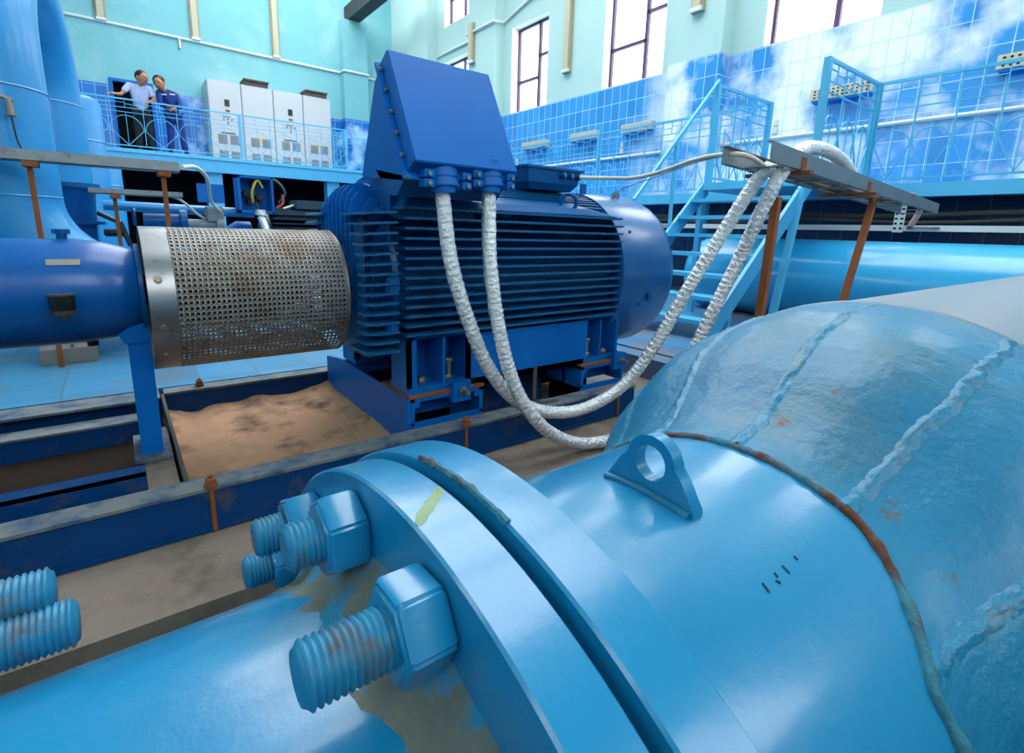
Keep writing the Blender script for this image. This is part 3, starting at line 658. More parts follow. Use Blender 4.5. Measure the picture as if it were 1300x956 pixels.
for (ut, vt), (ub, vb) in (((985, 262), (964, 404)), ((1108, 262), (1072, 378))):
    t_ = at(ut, vt, 'y', 1.2); bt = at(ub, vb, 'y', 1.2); d = (bt-t_); bot = t_+d*((-.42-t_.z)/d.z)
    b = MB(); b.bar(t_+V((0, 0, .04)), bot, .034, .034, up=(0, 1, 0)); b.build('post', RUSTS, tr, smooth=False)
hose('grey_cable', [(2.5, 1.22, zrail(2.5)-.05), (3.0, 1.2, zrail(3)-.045), (3.6, 1.24, zrail(3.6)-.045), (4.0, 1.2, zrail(4)-.03), (4.2, 1.2, zrail(4.2)+.03), (4.4, 1.22, zrail(4.4)+.03), (4.52, 1.22, zrail(4.4)-.04), (4.45, 1.24, zrail(4.4)-.16)], .02, mat('grey_cable_sheath', (130, 126, 124), .6), 'grey cable bundle lying in the steel tray and drooping over its far end', 'cable', seg=10)
hose('grey_cable', [(2.6, 1.26, zrail(2.6)-.055), (3.2, 1.26, zrail(3.2)-.055), (3.9, 1.16, zrail(3.9)-.05)], .013, mat('brown_cable_sheath', (92, 80, 70), .6), 'thin brown cable lying low inside the steel tray', 'cable', seg=8)

# ================================================================== room shell
XW, YB = 8.0, 17.4
def wall_x(name, x0, x1, wins, zlo, zhi, y0, y1, m_, ztile):
    """wall in the YZ plane with window holes (ya, yb, za, zb)"""
    b = MB(); ys = sorted(set([y0, y1]+[w[0] for w in wins]+[w[1] for w in wins]))
    for a, c in zip(ys, ys[1:]):
        hs = sorted([(w[2], w[3]) for w in wins if w[0] <= a and w[1] >= c]); z = zlo
        for h0, h1 in hs: b.box((x0, a, z), (x1, c, h0)); z = h1
        b.box((x0, a, z), (x1, c, zhi))
    return struct(b.build(name, m_, smooth=False))
ZT = 3.685
wins = [(12.62, 13.92, ZT, 5.52), (9.38, 10.72, ZT, 5.58), (6.26, 7.72, ZT, 5.62), (2.94, 4.46, ZT, 5.62), (-.3, 1.2, ZT, 5.62),
        (12.62, 13.92, 6.42, 8.4), (9.38, 10.72, 6.42, 8.4), (6.26, 7.72, 6.42, 8.4), (2.94, 4.46, 6.42, 8.4)]
wall_x('wall_right', XW, XW+.35, wins, 1.5, 9, -4, YB, WALLT2, ZT)
b = MB(); b.box((XW-.012, -4, 1.5), (XW, YB, ZT)); b.build('trim_1', TILER, smooth=False)['kind'] = 'structure'
b = MB(); b.box((XW-.012, -4, -.4), (XW+.3, YB, 1.5)); struct(b.build('wall_right_base', TILED, smooth=False)); bpy.data.objects['wall_right_base'].name = 'trim_2'
# pilasters on the right wall
k = 3
for ya, yb in ((4.97, 5.92), (11.05, 12.2), (14.4, 15.3)):
    b = MB(); b.box((7.72, ya, ZT), (XW, yb, 9)); struct(b.build('trim_%d' % k, WALLT2, smooth=False)); k += 1
    b = MB(); b.box((7.705, ya-.012, 1.5), (XW-.012, yb+.012, ZT)); struct(b.build('trim_%d' % k, TILER, smooth=False)); k += 1
for i, (ya, yb, za, zb) in enumerate(wins):
    w = bpy.data.objects.new('window_%d' % (i+1), None); C.objects.link(w); w['kind'] = 'structure'; w.location = (XW, ya, za)
    b = MB(); x0, x1 = XW+.19, XW+.25; t = .055
    b.box((x0, ya, za), (x1, ya+t, zb)); b.box((x0, yb-t, za), (x1, yb, zb)); b.box((x0, ya, za), (x1, yb, za+t)); b.box((x0, ya, zb-t), (x1, yb, zb))
    ym = ya+(yb-ya)*.40; b.box((x0, ym-.035, za), (x1, ym+.035, zb))
    zm = za+(zb-za)*.38; b.box((x0, ym, zm-.03), (x1, yb, zm+.03)); zm2 = za+(zb-za)*.62; b.box((x0, ya, zm2-.03), (x1, ym, zm2+.03))
    b.build('window_frame', FRAME, w, smooth=False)
    b = MB(); b.box((x0+.025, ya+t, za+t), (x0+.031, yb-t, zb-t)); b.build('pane', GLASS, w, smooth=False)
    b = MB(); b.box((XW-.002, ya-.0, za), (x0, ya+.012, zb)); b.box((XW-.002, yb-.012, za), (x0, yb, zb)); b.box((XW-.002, ya, za), (x0, yb, za+.012)); b.build('window_reveal', REVEAL, w, smooth=False)
# back wall
dx0, dx1 = .30, 1.22
b = MB(); b.box((-6, YB, -.4), (dx0, YB+.3, 9)); b.box((dx1, YB, -.4), (XW, YB+.3, 9)); b.box((dx0, YB, -.4), (dx1, YB+.3, 2.52)); b.box((dx0, YB, 4.42), (dx1, YB+.3, 9)); struct(b.build('wall_back', WALLT, smooth=False))
b = MB(); b.box((-6, YB-.012, 2.5), (dx0, YB, 4.25)); b.box((dx1, YB-.012, 2.5), (XW-.012, YB, 4.25)); struct(b.build('trim_20', TILEB, smooth=False))
b = MB(); b.box((-6, YB-.012, -.4), (XW-.012, YB, 2.5)); struct(b.build('trim_21', DARKV, smooth=False))  # lower wall painted near-black as the shade under the back platform
b = MB(); b.box((6.22, YB-.35, 4.25), (7.0, YB, 7.12)); struct(b.build('trim_22', WALLT, smooth=False))
b = MB(); b.box((6.2, YB-.36, 2.5), (7.02, YB-.012, 4.25)); struct(b.build('trim_23', TILEB, smooth=False))
d = bpy.data.objects.new('door_1', None); C.objects.link(d); d['kind'] = 'structure'; d.location = (dx0, YB, 2.52)
b = MB(); b.box((dx0, YB-.03, 2.52), (dx0+.07, YB+.1, 4.42)); b.box((dx1-.07, YB-.03, 2.52), (dx1, YB+.1, 4.42)); b.box((dx0+.07, YB-.03, 4.35), (dx1-.07, YB+.1, 4.42)); b.build('door_frame', MBLUE, d, smooth=False)
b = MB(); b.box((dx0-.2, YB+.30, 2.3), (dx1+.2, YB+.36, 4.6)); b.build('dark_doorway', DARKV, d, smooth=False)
b = MB(); b.hexa([V((6.42, 8, 7.13)), V((6.80, 8, 7.13)), V((6.80, YB-.02, 7.13)), V((6.42, YB-.02, 7.13)), V((6.42, 8, 7.55)), V((6.80, 8, 7.55)), V((6.80, YB-.02, 7.55)), V((6.42, YB-.02, 7.55))])
o = b.build('crane_beam', mat('dark_crane_steel', (44, 40, 44), .6), smooth=False); tag(o, 'dark overhead crane beam resting on the back wall pilaster top', 'beam')
# unseen left and rear walls, window openings added and sized for fill light (behind and beside the viewer)
b = MB(); b.box((-6.3, -4, -.5), (-6, YB, 3.7)); b.box((-6.3, -4, 5.6), (-6, YB, 9))
for y in range(-4, 17, 4): b.box((-6.3, y, 3.7), (-6, y+2.5, 5.6))
struct(b.build('wall_left', WALLT, smooth=False))
b = MB(); b.box((-6.3, -4.3, -.6), (XW+.3, -4, 3.0)); b.box((-6.3, -4.3, 6.6), (XW+.3, -4, 9))
for x in range(-6, 8, 4): b.box((x, -4.3, 3.0), (x+2.0, -4, 6.6))
struct(b.build('wall_front', WALLT, smooth=False))

b = MB(); b.box((-6.3, -4.3, 9), (1.0, YB+.3, 9.2)); b.box((7.4, -4.3, 9), (XW+.3, YB+.3, 9.2)); b.box((1.0, -4.3, 9), (7.4, .5, 9.2))
for y in (4, 8, 12, 16): b.box((1.0, y, 9), (7.4, y+.4, 9.2))
struct(b.build('ceiling', WALLT2, smooth=False))  # unseen ceiling, added with skylight openings placed to steer the daylight
# wall fixtures
def lamp(x, y, z0, z1, label, wall='b'):
    t = thing('tube_lamp', label, 'lamp', (x, y, z0), 'vertical tube lamps on the walls')
    b = MB()
    if wall == 'b': b.box((x-.11, y-.06, z0), (x+.11, y, z1)); b2 = MB(); b2.box((x-.07, y-.10, z0+.06), (x+.07, y-.06, z1)); b3 = MB(); b3.box((x-.10, y-.11, z0), (x+.10, y-.06, z0+.06))
    else: b.box((x-.06, y-.11, z0), (x, y+.11, z1)); b2 = MB(); b2.box((x-.10, y-.07, z0+.06), (x-.06, y+.07, z1)); b3 = MB(); b3.box((x-.11, y-.10, z0), (x-.06, y+.10, z0+.06))
    b.build('lamp_body', mat('lamp_body_tan', (150, 140, 116), .5), t, smooth=False); b2.build('diffuser', LAMPG, t, smooth=False); b3.build('end_cap', WHITEM, t, smooth=False)
lamp(.30, YB-.0, 5.70, 7.3, 'leftmost long tube lamp high on the turquoise back wall')
lamp(2.31, YB-.0, 5.70, 7.3, 'middle long tube lamp on the back wall, above the two men')
lamp(4.34, YB-.0, 5.68, 7.3, 'long tube lamp on the back wall above the grey cabinets')
lamp(XW, 8.72, 4.2, 5.8, 'long tube lamp between the two tall windows of the window wall', 'r')
lamp(XW, 5.63-.2, 4.35, 5.9, 'tube lamp nearest the foreground, on the window wall pilaster', 'r')
bpy.data.objects['tube_lamp.004'].location.x -= .28
lamp(7.72, 12.0, 5.03, 5.95, 'short tube lamp on the far pilaster of the window wall', 'r')
bpy.data.objects['tube_lamp.005'].location.x -= .0
def pipe_run(name, pts, r, m_, label, cat, group=None):
    b = MB(); b.tube(pts, r, 8); return tag(b.build(name, m_), label, cat, group)
pipe_run('wall_conduit', [(-.9, YB-.03, 5.70), (6.2, YB-.03, 5.64), (6.2, YB-.38, 5.64), (7.02, YB-.38, 5.64), (7.02, YB-.03, 5.64), (7.9, YB-.03, 5.62)], .035, WHITEM, 'white conduit running along the turquoise back wall under the lamps', 'conduit')
pipe_run('wall_conduit', [(XW-.03, 14.3, 5.75), (XW-.03, 12.25, 5.75), (7.68, 12.25, 5.75), (7.68, 11.0, 5.75), (XW-.03, 11.0, 5.78), (XW-.03, 8.8, 6.3)], .03, WHITEM, 'thin pale conduit bending around the far pilaster of the window wall', 'conduit')
b = MB(); b.cyl((1.92, YB-.03, 5.68), (1.92, YB-.03, 5.42), .03, 8); tag(b.build('pipe_stub', WHITEM), 'short white pipe stub hanging under the back wall conduit', 'pipe')
# heating pipe / white line along tiles
b = MB(); b.tube([(XW-.03, 14, 2.36), (XW-.03, -2, 2.36)], .028, 8); tag(b.build('wall_conduit', WHITEM), 'white conduit running along the cloud tiles of the window wall', 'conduit')
def heater(y0, y1, z, label, perf=False):
    t = thing('wall_heater', label, 'heater', (XW-.1, (y0+y1)/2, z), 'wall heaters on the tiles')
    b = MB(); b.box((XW-.16, y0, z), (XW-.012, y1, z+.15)); b.build('heater_case', HEATER, t, bevel=.008)
    b = MB(); b.box((XW-.15, y0+.03, z-.03), (XW-.02, y1-.03, z)); b.build('heater_base', MBLUE, t, smooth=False)
    b = MB(); n = 12
    for i in range(n):
        for j in range(3): yy = y0+.06+(y1-y0-.12)*i/(n-1); zz = z+.035+.04*j; b.box((XW-.164, yy-.012, zz-.009), (XW-.159, yy+.012, zz+.009))
    b.build('heater_holes', DARKV if perf else VENT, t, smooth=False)
heater(9.2, 10.03, 2.77, 'farthest beige wall heater, beyond the small sensor box')
heater(7.66, 8.4, 2.77, 'beige wall heater second from the far end of the tiles')
heater(6.3, 7.0, 2.76, 'beige wall heater left of the tiled pilaster')
heater(2.85, 3.6, 2.76, 'perforated wall heater seen through the near landing gate', True)
heater(.9, 1.68, 2.76, 'perforated wall heater at the right edge of the view', True)
for y, z, lb in ((7.05, 2.42, 'white wall socket on the tiles left of the stair rail'), (4.1, 2.42, 'white wall socket between the two landing gates'), (10.35, 2.42, 'white wall socket farthest along the tiles')):
    t = thing('wall_socket', lb, 'socket', (XW-.03, y, z)); b = MB(); b.box((XW-.05, y-.04, z), (XW-.012, y+.04, z+.09)); b.build('socket_base', WHITEM, t, bevel=.004); b = MB(); b.box((XW-.045, y-.03, z+.11), (XW-.012, y+.03, z+.2)); b.build('switch', WHITEM, t, bevel=.004)

# ================================================================== platforms
pr = thing('right_platform', 'light blue steel walkway along the tiled window wall', 'walkway', (6.8, 5, 1.4))
b = MB(); b.box((6.83, -3.5, 1.44), (XW-.015, 15.3, 1.5)); b.build('deck', RAILD, pr, smooth=False)
b = MB(); b.box((6.79, -3.5, 1.385), (6.83, 15.3, 1.515)); b.box((6.79, -3.5, 1.375), (6.90, 15.3, 1.385)); b.build('fascia', RAIL, pr, smooth=False)
for y in (.2, 4.4, 7.6, 10.8, 13.6):
    b = MB(); b.box((6.84, y, 0), (6.96, y+.12, 1.44)); b.build('platform_leg', RAILD, pr, smooth=False)
b = MB(); b.box((5.45, 2.39, 1.42), (6.79, 3.61, 1.5)); b.build('landing', RAIL, pr, smooth=False)
pb = thing('back_platform', 'light blue steel walkway across the back wall where the two men stand', 'walkway', (2.5, 16, 2.4))
b = MB(); b.box((-2.2, 15.3, 2.44), (XW-.02, YB-.015, 2.52)); b.build('deck', RAIL, pb, smooth=False)
b = MB(); b.box((-2.2, 15.33, 2.14), (XW-.02, 15.42, 2.44)); b.build('fascia', RAILD, pb, smooth=False)
for x in (-1.4, 2.0, 5.02): b = MB(); b.box((x, 15.45, 0), (x+.36, 15.75, 2.44)); b.build('platform_leg', RAILD, pb, smooth=False)

def railing(a, bpt, z, label, cell=.33, posts=(1, 1), h=1.07, psize=.045, group='ornamental railing sections'):
    a = V((a[0], a[1], z)); e = V((bpt[0], bpt[1], z)); L = (e-a).length; d = (e-a)/L; t = thing('railing', label, 'railing', tuple(a), group)
    n = max(1, round((L-.08)/cell)); c = (L-.08)/n; s0 = .04; U = V((0, 0, 1))
    def P(s, zz): return a + d*s + U*zz
    nrm = d.cross(U)
    for f, s in ((posts[0], 0), (posts[1], L)):
        if f: b = MB(); b.bar(P(s, 0), P(s, h+.01), psize, psize, up=nrm); b.build('post', RAIL, t, smooth=False)
    for nm, zz, w in (('handrail', h, .03), ('upper_rail', h*.83, .012), ('lower_rail', h*.74, .012), ('bottom_rail', .07, .022)):
        b = MB(); b.bar(P(0, zz), P(L, zz), w, w); b.build(nm, RAIL, t, smooth=False)
    b = MB()
    for i in range(2*n):
        zz = h*(.905 if i % 2 else .93); b.bar(P(s0+i*c/2, zz), P(s0+(i+1)*c/2, zz), .010, .010)
    for i in range(2*n+1): 
        b.bar(P(s0+i*c/2, h*.83), P(s0+i*c/2, h), .010, .010)
    b.build('top_grille', RAIL, t, smooth=False)
    for i in range(n+1):
        b = MB(); b.bar(P(s0+i*c, .07), P(s0+i*c, h*.83), .014, .014); b.build('baluster', RAIL, t, smooth=False)
    for i in range(n):
        sc = s0+(i+.5)*c; rr = c*.47; zc = .07 + h*.32
        b = MB(); pts = [P(sc+rr*math.cos(PI*k/14), zc+rr*math.sin(PI*k/14)*1.0) for k in range(15)]
        b.tube(pts, .007, 6); b.bar(P(sc-rr, zc), P(sc, .08), .012, .012); b.bar(P(sc+rr, zc), P(sc, .08), .012, .012); b.build('arch', RAIL, t)
        b = MB(); b.bar(P(sc, .08), P(sc, zc+rr+.05), .010, .010); b.build('spear', RAIL, t, smooth=False)
    return t
Y1, Y2 = 2.41, 3.59
railing((6.81, Y1), (6.81, -.75), 1.5, 'near section of ornamental blue railing at the right edge, before the cloud tiles', posts=(1, 1))
railing((6.81, Y2), (6.81, 6.55), 1.5, 'ornamental blue railing section left of the staircase, before the pilaster', posts=(1, 1))
railing((6.81, 6.55), (6.81, 9.6), 1.5, 'ornamental blue railing section above the small sensor box', posts=(0, 1))
railing((6.81, 9.6), (6.81, 12.65), 1.5, 'far railing section mostly hidden behind the tilted terminal box', posts=(0, 1))
def gate(y, x0, x1, label):
    return railing((x0, y), (x1, y), 1.5, label, cell=.40, h=1.07, psize=.06, group='landing side gates')
gate(Y1, 5.52, 6.79, 'right side gate panel of the stair landing, under the perforated heater')
gate(Y2, 5.60, 6.79, 'left side gate panel of the stair landing')
railing((-1.2, 15.33), (2.85, 15.33), 2.52, 'blue railing section the two men lean on', cell=.62, group='back walkway railing sections')
railing((2.85, 15.33), (5.58, 15.33), 2.52, 'blue railing section in front of the grey cabinets', cell=.62, posts=(0, 1), group='back walkway railing sections')
railing((5.62, 15.36), (5.62, 16.5), 2.52, 'short end section of blue railing right of the grey cabinets', cell=.55, posts=(0, 1), group='back walkway railing sections')
railing((5.66, 16.5), (7.9, 16.5), 2.52, 'far blue railing section in the room corner left of the motor', cell=.6, posts=(0, 1), group='back walkway railing sections')

# stairs
st = thing('staircase', 'light blue steel staircase climbing from the floor to the landing', 'staircase', (4.0, 3.0, 0))
XT, ZTOP = 5.52, 1.47; SL = .95
def sx(z): return XT-(ZTOP-z)/SL
for y, nm, zb in ((Y2-.02, 'stringer', 0.0), (Y1+.02, 'stringer', 0.0)):
    b = MB(); b.bar((XT, y, ZTOP-.02), (sx(zb), y, zb), .035, .16, up=(0, 0, 1)); b.build(nm, RAILD, st, smooth=False)
for k in range(1, 8):
    z = ZTOP-.19*k+.03; x = sx(z); b = MB(); b.box((x-.13, Y1+.04, z-.035), (x+.10, Y2-.04, z)); b.build('tread', RAIL, st, smooth=False)
b = MB(); b.bar((5.62, Y2, 2.63), (4.30, Y2, 1.25), .03, .03); b.build('handrail', RAIL, st, smooth=False)
for (x, z) in ((4.93, 1.88),): b = MB(); b.bar((x, Y2, z), (x, Y2, .8), .03, .03, up=(0, 1, 0)); b.build('handrail_post', RAIL, st, smooth=False)
t_ = at(1018, 240, 'y', Y1); bt = at(982, 394, 'y', Y1); dd = bt-t_; bot = t_+dd*(t_.z/(-dd.z))
b = MB(); b.bar(t_, bot, .06, .06, up=(0, 1, 0)); b.build('support_leg', RAIL, st, smooth=False)
b = MB(); b.bar((5.5, Y2, 1.42), (5.5, Y2, 0), .06, .06, up=(0, 1, 0)); b.build('support_leg', RAIL, st, smooth=False)
b = MB(); b.bar((4.45, Y1+.1, .47), (4.45, Y1+.1, 0), .05, .05, up=(0, 1, 0)); b.build('support_leg', RAIL, st, smooth=False)
# concrete step
b = MB(); b.box((3.10, 1.8, -.17), (3.28, 3.31, -.012)); struct(b.build('trim_30', FLOORD, smooth=False))

# big pipe under the right platform
bp_ = thing('horizontal_pipe', 'wide light blue horizontal pipe under the right walkway behind the stairs', 'pipe', (6.25, 3, 0))
PB = mat('bright_blue_pipe_paint', (48, 164, 214), .25, var=.06, vscale=3, coat=.4)
b = MB(); b.lathe([(-3.0, .455), (3.75, .455), (3.86, .44), (3.95, .38), (4.0, .28), (4.02, .0001)], (6.2, 0, .445), ax='y', seg=72, caps=(True, False)); b.build('pipe_barrel', PB, bp_)
for y in (-1.2, 1.2, 3.3):
    b = MB(); b.hexa([V((5.85, y, 0)), V((6.55, y, 0)), V((6.55, y+.12, 0)), V((5.85, y+.12, 0)), V((5.95, y, .22)), V((6.45, y, .22)), V((6.45, y+.12, .22)), V((5.95, y+.12, .22))]); b.build('pipe_saddle', DARKC, bp_, smooth=False)
wt = thing('cable_trunking', 'white cable trunking running under the right walkway above the wide blue pipe', 'trunking', (6.74, 3, 1.0))
b = MB(); b.box((6.70, -3, 1.015), (6.78, 6.5, 1.075)); b.build('trunking_body', WHITEM, wt, smooth=False)
for y in (1.75, 5.0): b = MB(); b.box((6.692, y-.14, 1.03), (6.70, y+.14, 1.06)); b.build('joint_plate', GALV, wt, smooth=False)
for i, (z, x, lb) in enumerate(((1.20, 7.0, 'upper sagging brown cable in the dark space under the right walkway'), (1.13, 6.95, 'lower brown cable in the dark space under the right walkway'))):
    b = MB(); b.tube([(x, -2+.5*k, z+.02*math.sin(k*1.3+i)) for k in range(18)], .025-.006*i, 8); tag(b.build('sagging_cable', mat('old_brown_cable', (88, 74, 66), .7)), lb, 'cable', 'cables under the walkway')
q = at(1142, 275, 'x', 6.6); b = MB()
b.box((6.60, q.y-.045, 1.0), (6.62, q.y+.045, 1.28)); tag(b.build('perforated_bracket', WHITEM, smooth=False), 'small perforated white bracket hanging near the tray end', 'bracket')
b = MB()
for i in range(5): 
    for s in (-.025, .025): b.box((6.596, q.y+s-.012, 1.03+.05*i), (6.60, q.y+s+.012, 1.05+.05*i))
o = b.build('slot', DARKV, bpy.data.objects['perforated_bracket'], smooth=False)

# ================================================================== cabinets
cab0 = None
for i in range(4):
    x0 = 2.36+.8125*i; x1 = x0+.80
    labs = ['leftmost tall light grey electrical cabinet, beside the man in blue overalls', 'second tall grey cabinet from the left, under the left brown roof vent', 'third tall grey cabinet from the left, with a dark display', 'rightmost tall grey cabinet, under the right brown roof vent']
    t = thing('electrical_cabinet', labs[i], 'cabinet', (x0, 16.6, 2.52), 'electrical cabinets on the back walkway')
    b = MB(); b.box((x0, 16.6, 2.52), (x1, YB-.02, 4.62)); b.build('cabinet_body', CAB, t, bevel=.01)
    b = MB(); b.box((x0+.015, 16.585, 2.60), (x1-.015, 16.598, 4.60)); dr = b.build('door', CAB, t, bevel=.003)
    for cx in (.27, .56):
        for z0, z1 in ((3.02, 3.26), (2.62, 2.84)):
            b = MB(); b.box((x0+cx-.11, 16.575, z0), (x0+cx+.11, 16.584, z1))
            for k in range(8): b.box((x0+cx-.10, 16.568, z0+.01+k*(z1-z0-.02)/8), (x0+cx+.10, 16.576, z0+.018+k*(z1-z0-.02)/8))
            b.build('louvre', VENT, dr, smooth=False)
    if i % 2 == 0:
        b = MB(); b.box((x0+.38, 16.57, 3.99), (x0+.50, 16.584, 4.16)); b.build('display', BLACK, dr, smooth=False)
        b = MB(); b.box((x0+.39, 16.57, 3.86), (x0+.50, 16.584, 3.90)); b.build('indicator', RED, dr, smooth=False)
        b = MB()
        for k in range(3): b.cyl((x0+.33+.10*k, 16.584, 3.66), (x0+.33+.10*k, 16.565, 3.66), .018, 10)
        b.cyl((x0+.43, 16.584, 3.56), (x0+.43, 16.565, 3.56), .02, 10); b.box((x0+.30, 16.575, 3.72), (x0+.50, 16.584, 3.735)); b.build('switch', BLACK, dr, smooth=False)
        b = MB(); b.box((x0+.24, 16.578, 3.29), (x0+.60, 16.584, 3.315)); b.build('label_strip', BLACK, dr, smooth=False)
    else:
        b = MB(); b.box((x0+.10, 16.60, 4.62), (x0+.70, 17.1, 4.74)); b.box((x0+.08, 16.54, 4.74), (x0+.72, 17.12, 4.78)); b.build('roof_vent', BROWNV, t, smooth=False)
        b = MB(); b.box((x0+.36, 16.578, 3.20), (x0+.46, 16.584, 3.29)); b.build('warning_sticker', YELLOW, dr, smooth=False)

# ================================================================== left: vertical pipes and second pump set
VP = mat('vertical_pipe_paint', (30, 136, 196), .34, var=.08, vscale=3, coat=.25)
def arc(c, R_, a0, a1, e0, e1, n=16):
    c, e0, e1 = V(c), V(e0), V(e1); return [c+e0*(R_*math.cos(a0+(a1-a0)*k/n))+e1*(R_*math.sin(a0+(a1-a0)*k/n)) for k in range(n+1)]
r1 = .285; x1 = -.530; y1_ = 4.62; x2 = -.39; y2_ = 6.1
t = thing('standing_pipe', 'tall light blue pipe at the left edge that bends over at its top', 'pipe', (x1, y1_, .2))
Ru = math.hypot(y2_-y1_, x2-x1)/2
path = [(x1, y2_, .2), (x1+.05, y2_, 1.2), (x1+.1, y2_, 2.1)]
zt_ = 1.86
foot = arc((x1+.62, y1_, 1.03), .62, PI, 1.5*PI, (1, 0, 0), (0, 0, 1), 14)   # vertical to +x
b = MB(); b.tube([(x1, y1_, zt_), (x1, y1_, 1.6)] + foot + [V((x1+1.0, y1_, .41))], r1, 40); b.build('near_leg', VP, t, angle=70)
b = MB(); b.tube([V((x1, y1_, zt_-.05))]+arc(((x1+x2)/2, (y1_+y2_)/2, zt_), Ru, PI, 0, V((x2-x1, y2_-y1_, 0)).normalized(), (0, 0, 1), 20)+[V((x2, y2_, zt_-.05))], r1, 40); b.build('return_bend', VP, t, angle=70)
xf = x1+.0
b = MB(); b.tube([(x2, y2_, zt_), (x2, y2_, 0)], r1, 40); b.build('far_leg', VP, t, angle=70)
for xx, yy, zz in ((x1, y1_, 1.03), (x1, y1_, 1.66), (x2, y2_, 1.84)): b = MB(); b.tube(torus((xx, yy, zz), (0, 0, 1), r1, 0, 40), .006, 6, caps=False); b.build('weld_ring', VP, t)
q = at(14, 135, 'y', 4.36); b = MB(); b.cyl((q.x, 4.37, q.z), (q.x, 4.30, q.z), .012, 10); b.cyl((q.x, 4.30, q.z-.05), (q.x, 4.30, q.z+.03), .018, 10); b.cyl((q.x-.05, 4.30, q.z+.045), (q.x+.02, 4.30, q.z+.02), .012, 8); b.cyl((q.x, 4.3, q.z-.06), (q.x, 4.3, q.z-.05), .03, 10); b.build('sample_tap', BOLT, t)
b = MB(); b.tube(spline([(q.x, 4.3, q.z-.06), (q.x+.01, 4.3, q.z-.2), (q.x+.04, 4.3, 1.25)], 6), .005, 6); b.build('tap_hose', BLACK, t)
for (xx, yy, zz, rr, lb) in ((-.24, 8.0, 2.26, .27, 'second light blue standing pipe with flat capped top, left of the railing'), (-.10, 9.2, 1.72, .27, 'third light blue standing pipe hidden behind the capped one')):
    t = thing('standing_pipe', lb, 'pipe', (xx, yy, 0))
    b = MB(); b.lathe([(0, .0001), (0, rr), (zz-.08, rr), (zz-.03, rr*.93), (zz, rr*.75), (zz+.01, .0001)], (xx, yy, 0), ax='z', seg=36); b.build('pipe_barrel', VP, t)
    b = MB(); b.lathe([(zz*.78, rr), (zz*.78+.01, rr+.008), (zz*.78+.02, rr)], (xx, yy, 0), ax='z', seg=36); b.build('weld_ring', VP, t)
    b = MB(); b.cyl((xx+.02, yy-.1, zz), (xx+.02, yy-.1, zz+.09), .035, 10); b.build('air_vent', BLACK, t)
# valve
q = at(90, 230, 'y', 5.35); vx = q.x-.01
t = thing('check_valve', 'dark blue flanged valve standing behind the sweeping foot of the pipe', 'valve', (vx, 5.3, 0))
b = MB(); b.lathe([(.0, .0001), (.0, .22), (.35, .22), (.5, .15), (.75, .13), (.98, .14), (1.08, .15), (1.13, .16), (1.13, .0001)], (vx, 5.3, 0), ax='z', seg=32); b.build('valve_body', MBLUE_D, t)
b = MB(); b.lathe([(1.13, .0001), (1.13, .185), (1.165, .185), (1.165, .0001)], (vx, 5.3, 0), ax='z', seg=32); b.lathe([(.86, .1), (.86, .19), (.885, .19), (.885, .1)], (vx, 5.3, 0), ax='z', seg=32); b.build('valve_flange', MBLUE_D, t)
b = MB(); b.tube([(vx+.15, 5.2, .95), (vx+.28, 5.15, .88), (vx+.33, 5.15, .7)], .02, 8); b.tube([(vx+.18, 5.2, .8), (vx+.30, 5.15, .8)], .03, 8); b.build('valve_lever', BLACK, t)
b = MB(); b.tube([(-.05, 5.62, 1.02), (1.1, 5.62, 1.0)], .042, 16); tag(b.build('small_pipe', VP), 'thin light blue horizontal pipe behind the second pump', 'pipe')
# steel tray left
def tray_left(y, z, x0, x1, h, label, posts):
    t = thing('cable_tray', label, 'cable tray', (x1, y, 0), 'trays over the pump lines')
    b = MB(); b.box((x0, y, z-h), (x1, y+.004, z)); b.box((x0, y, z-h), (x1, y+.14, z-h+.004)); b.box((x0, y+.136, z-h), (x1, y+.14, z)); b.build('tray_channel', GALV, t, smooth=False)
    for px in posts:
        b = MB(); b.box((px-.013, y+.03, 0), (px+.013, y+.056, z-h)); b.box((px-.03, y-.01, z-h-.03), (px+.04, y+.12, z-h)); b.build('post', RUSTS, t, smooth=False)
    return t
tray_left(4.07, 1.275, -2.4, .38, .062, 'long galvanised tray on rusty posts crossing in front of the tall left pipe', (-.345, .29))
tray_left(5.0, 1.13, -.12, .47, .04, 'short galvanised tray on a rusty post behind the long one', (.03,))
b = MB(); b.box((-.45, 4.18, 0), (-.17, 4.5, .10)); b.box((-.30, 4.20, .0), (-.28, 4.21, .12)); tag(b.build('concrete_block', mat('pale_concrete', (128, 122, 120), .9, var=.2, bump=.5), bevel=.006), 'small rough concrete block on the tiles beside a rusty tray post', 'block')
hose('cream_cable', [(.40, 4.12, 1.25), (.50, 4.3, 1.27), (.60, 4.6, 1.22), (.68, 5.1, 1.08), (.80, 5.4, .98)], .014, CREAM, 'thick cream hose arching from the long tray down to the second pump', 'hose', 'cream hoses', seg=8)
hose('cream_cable', [(.30, 5.05, 1.12), (.45, 5.1, 1.08), (.58, 5.3, .98), (.66, 5.4, .93)], .011, CREAM, 'thin cream hose behind the arching one, ending at the grey fittings', 'hose', 'cream hoses', seg=8)
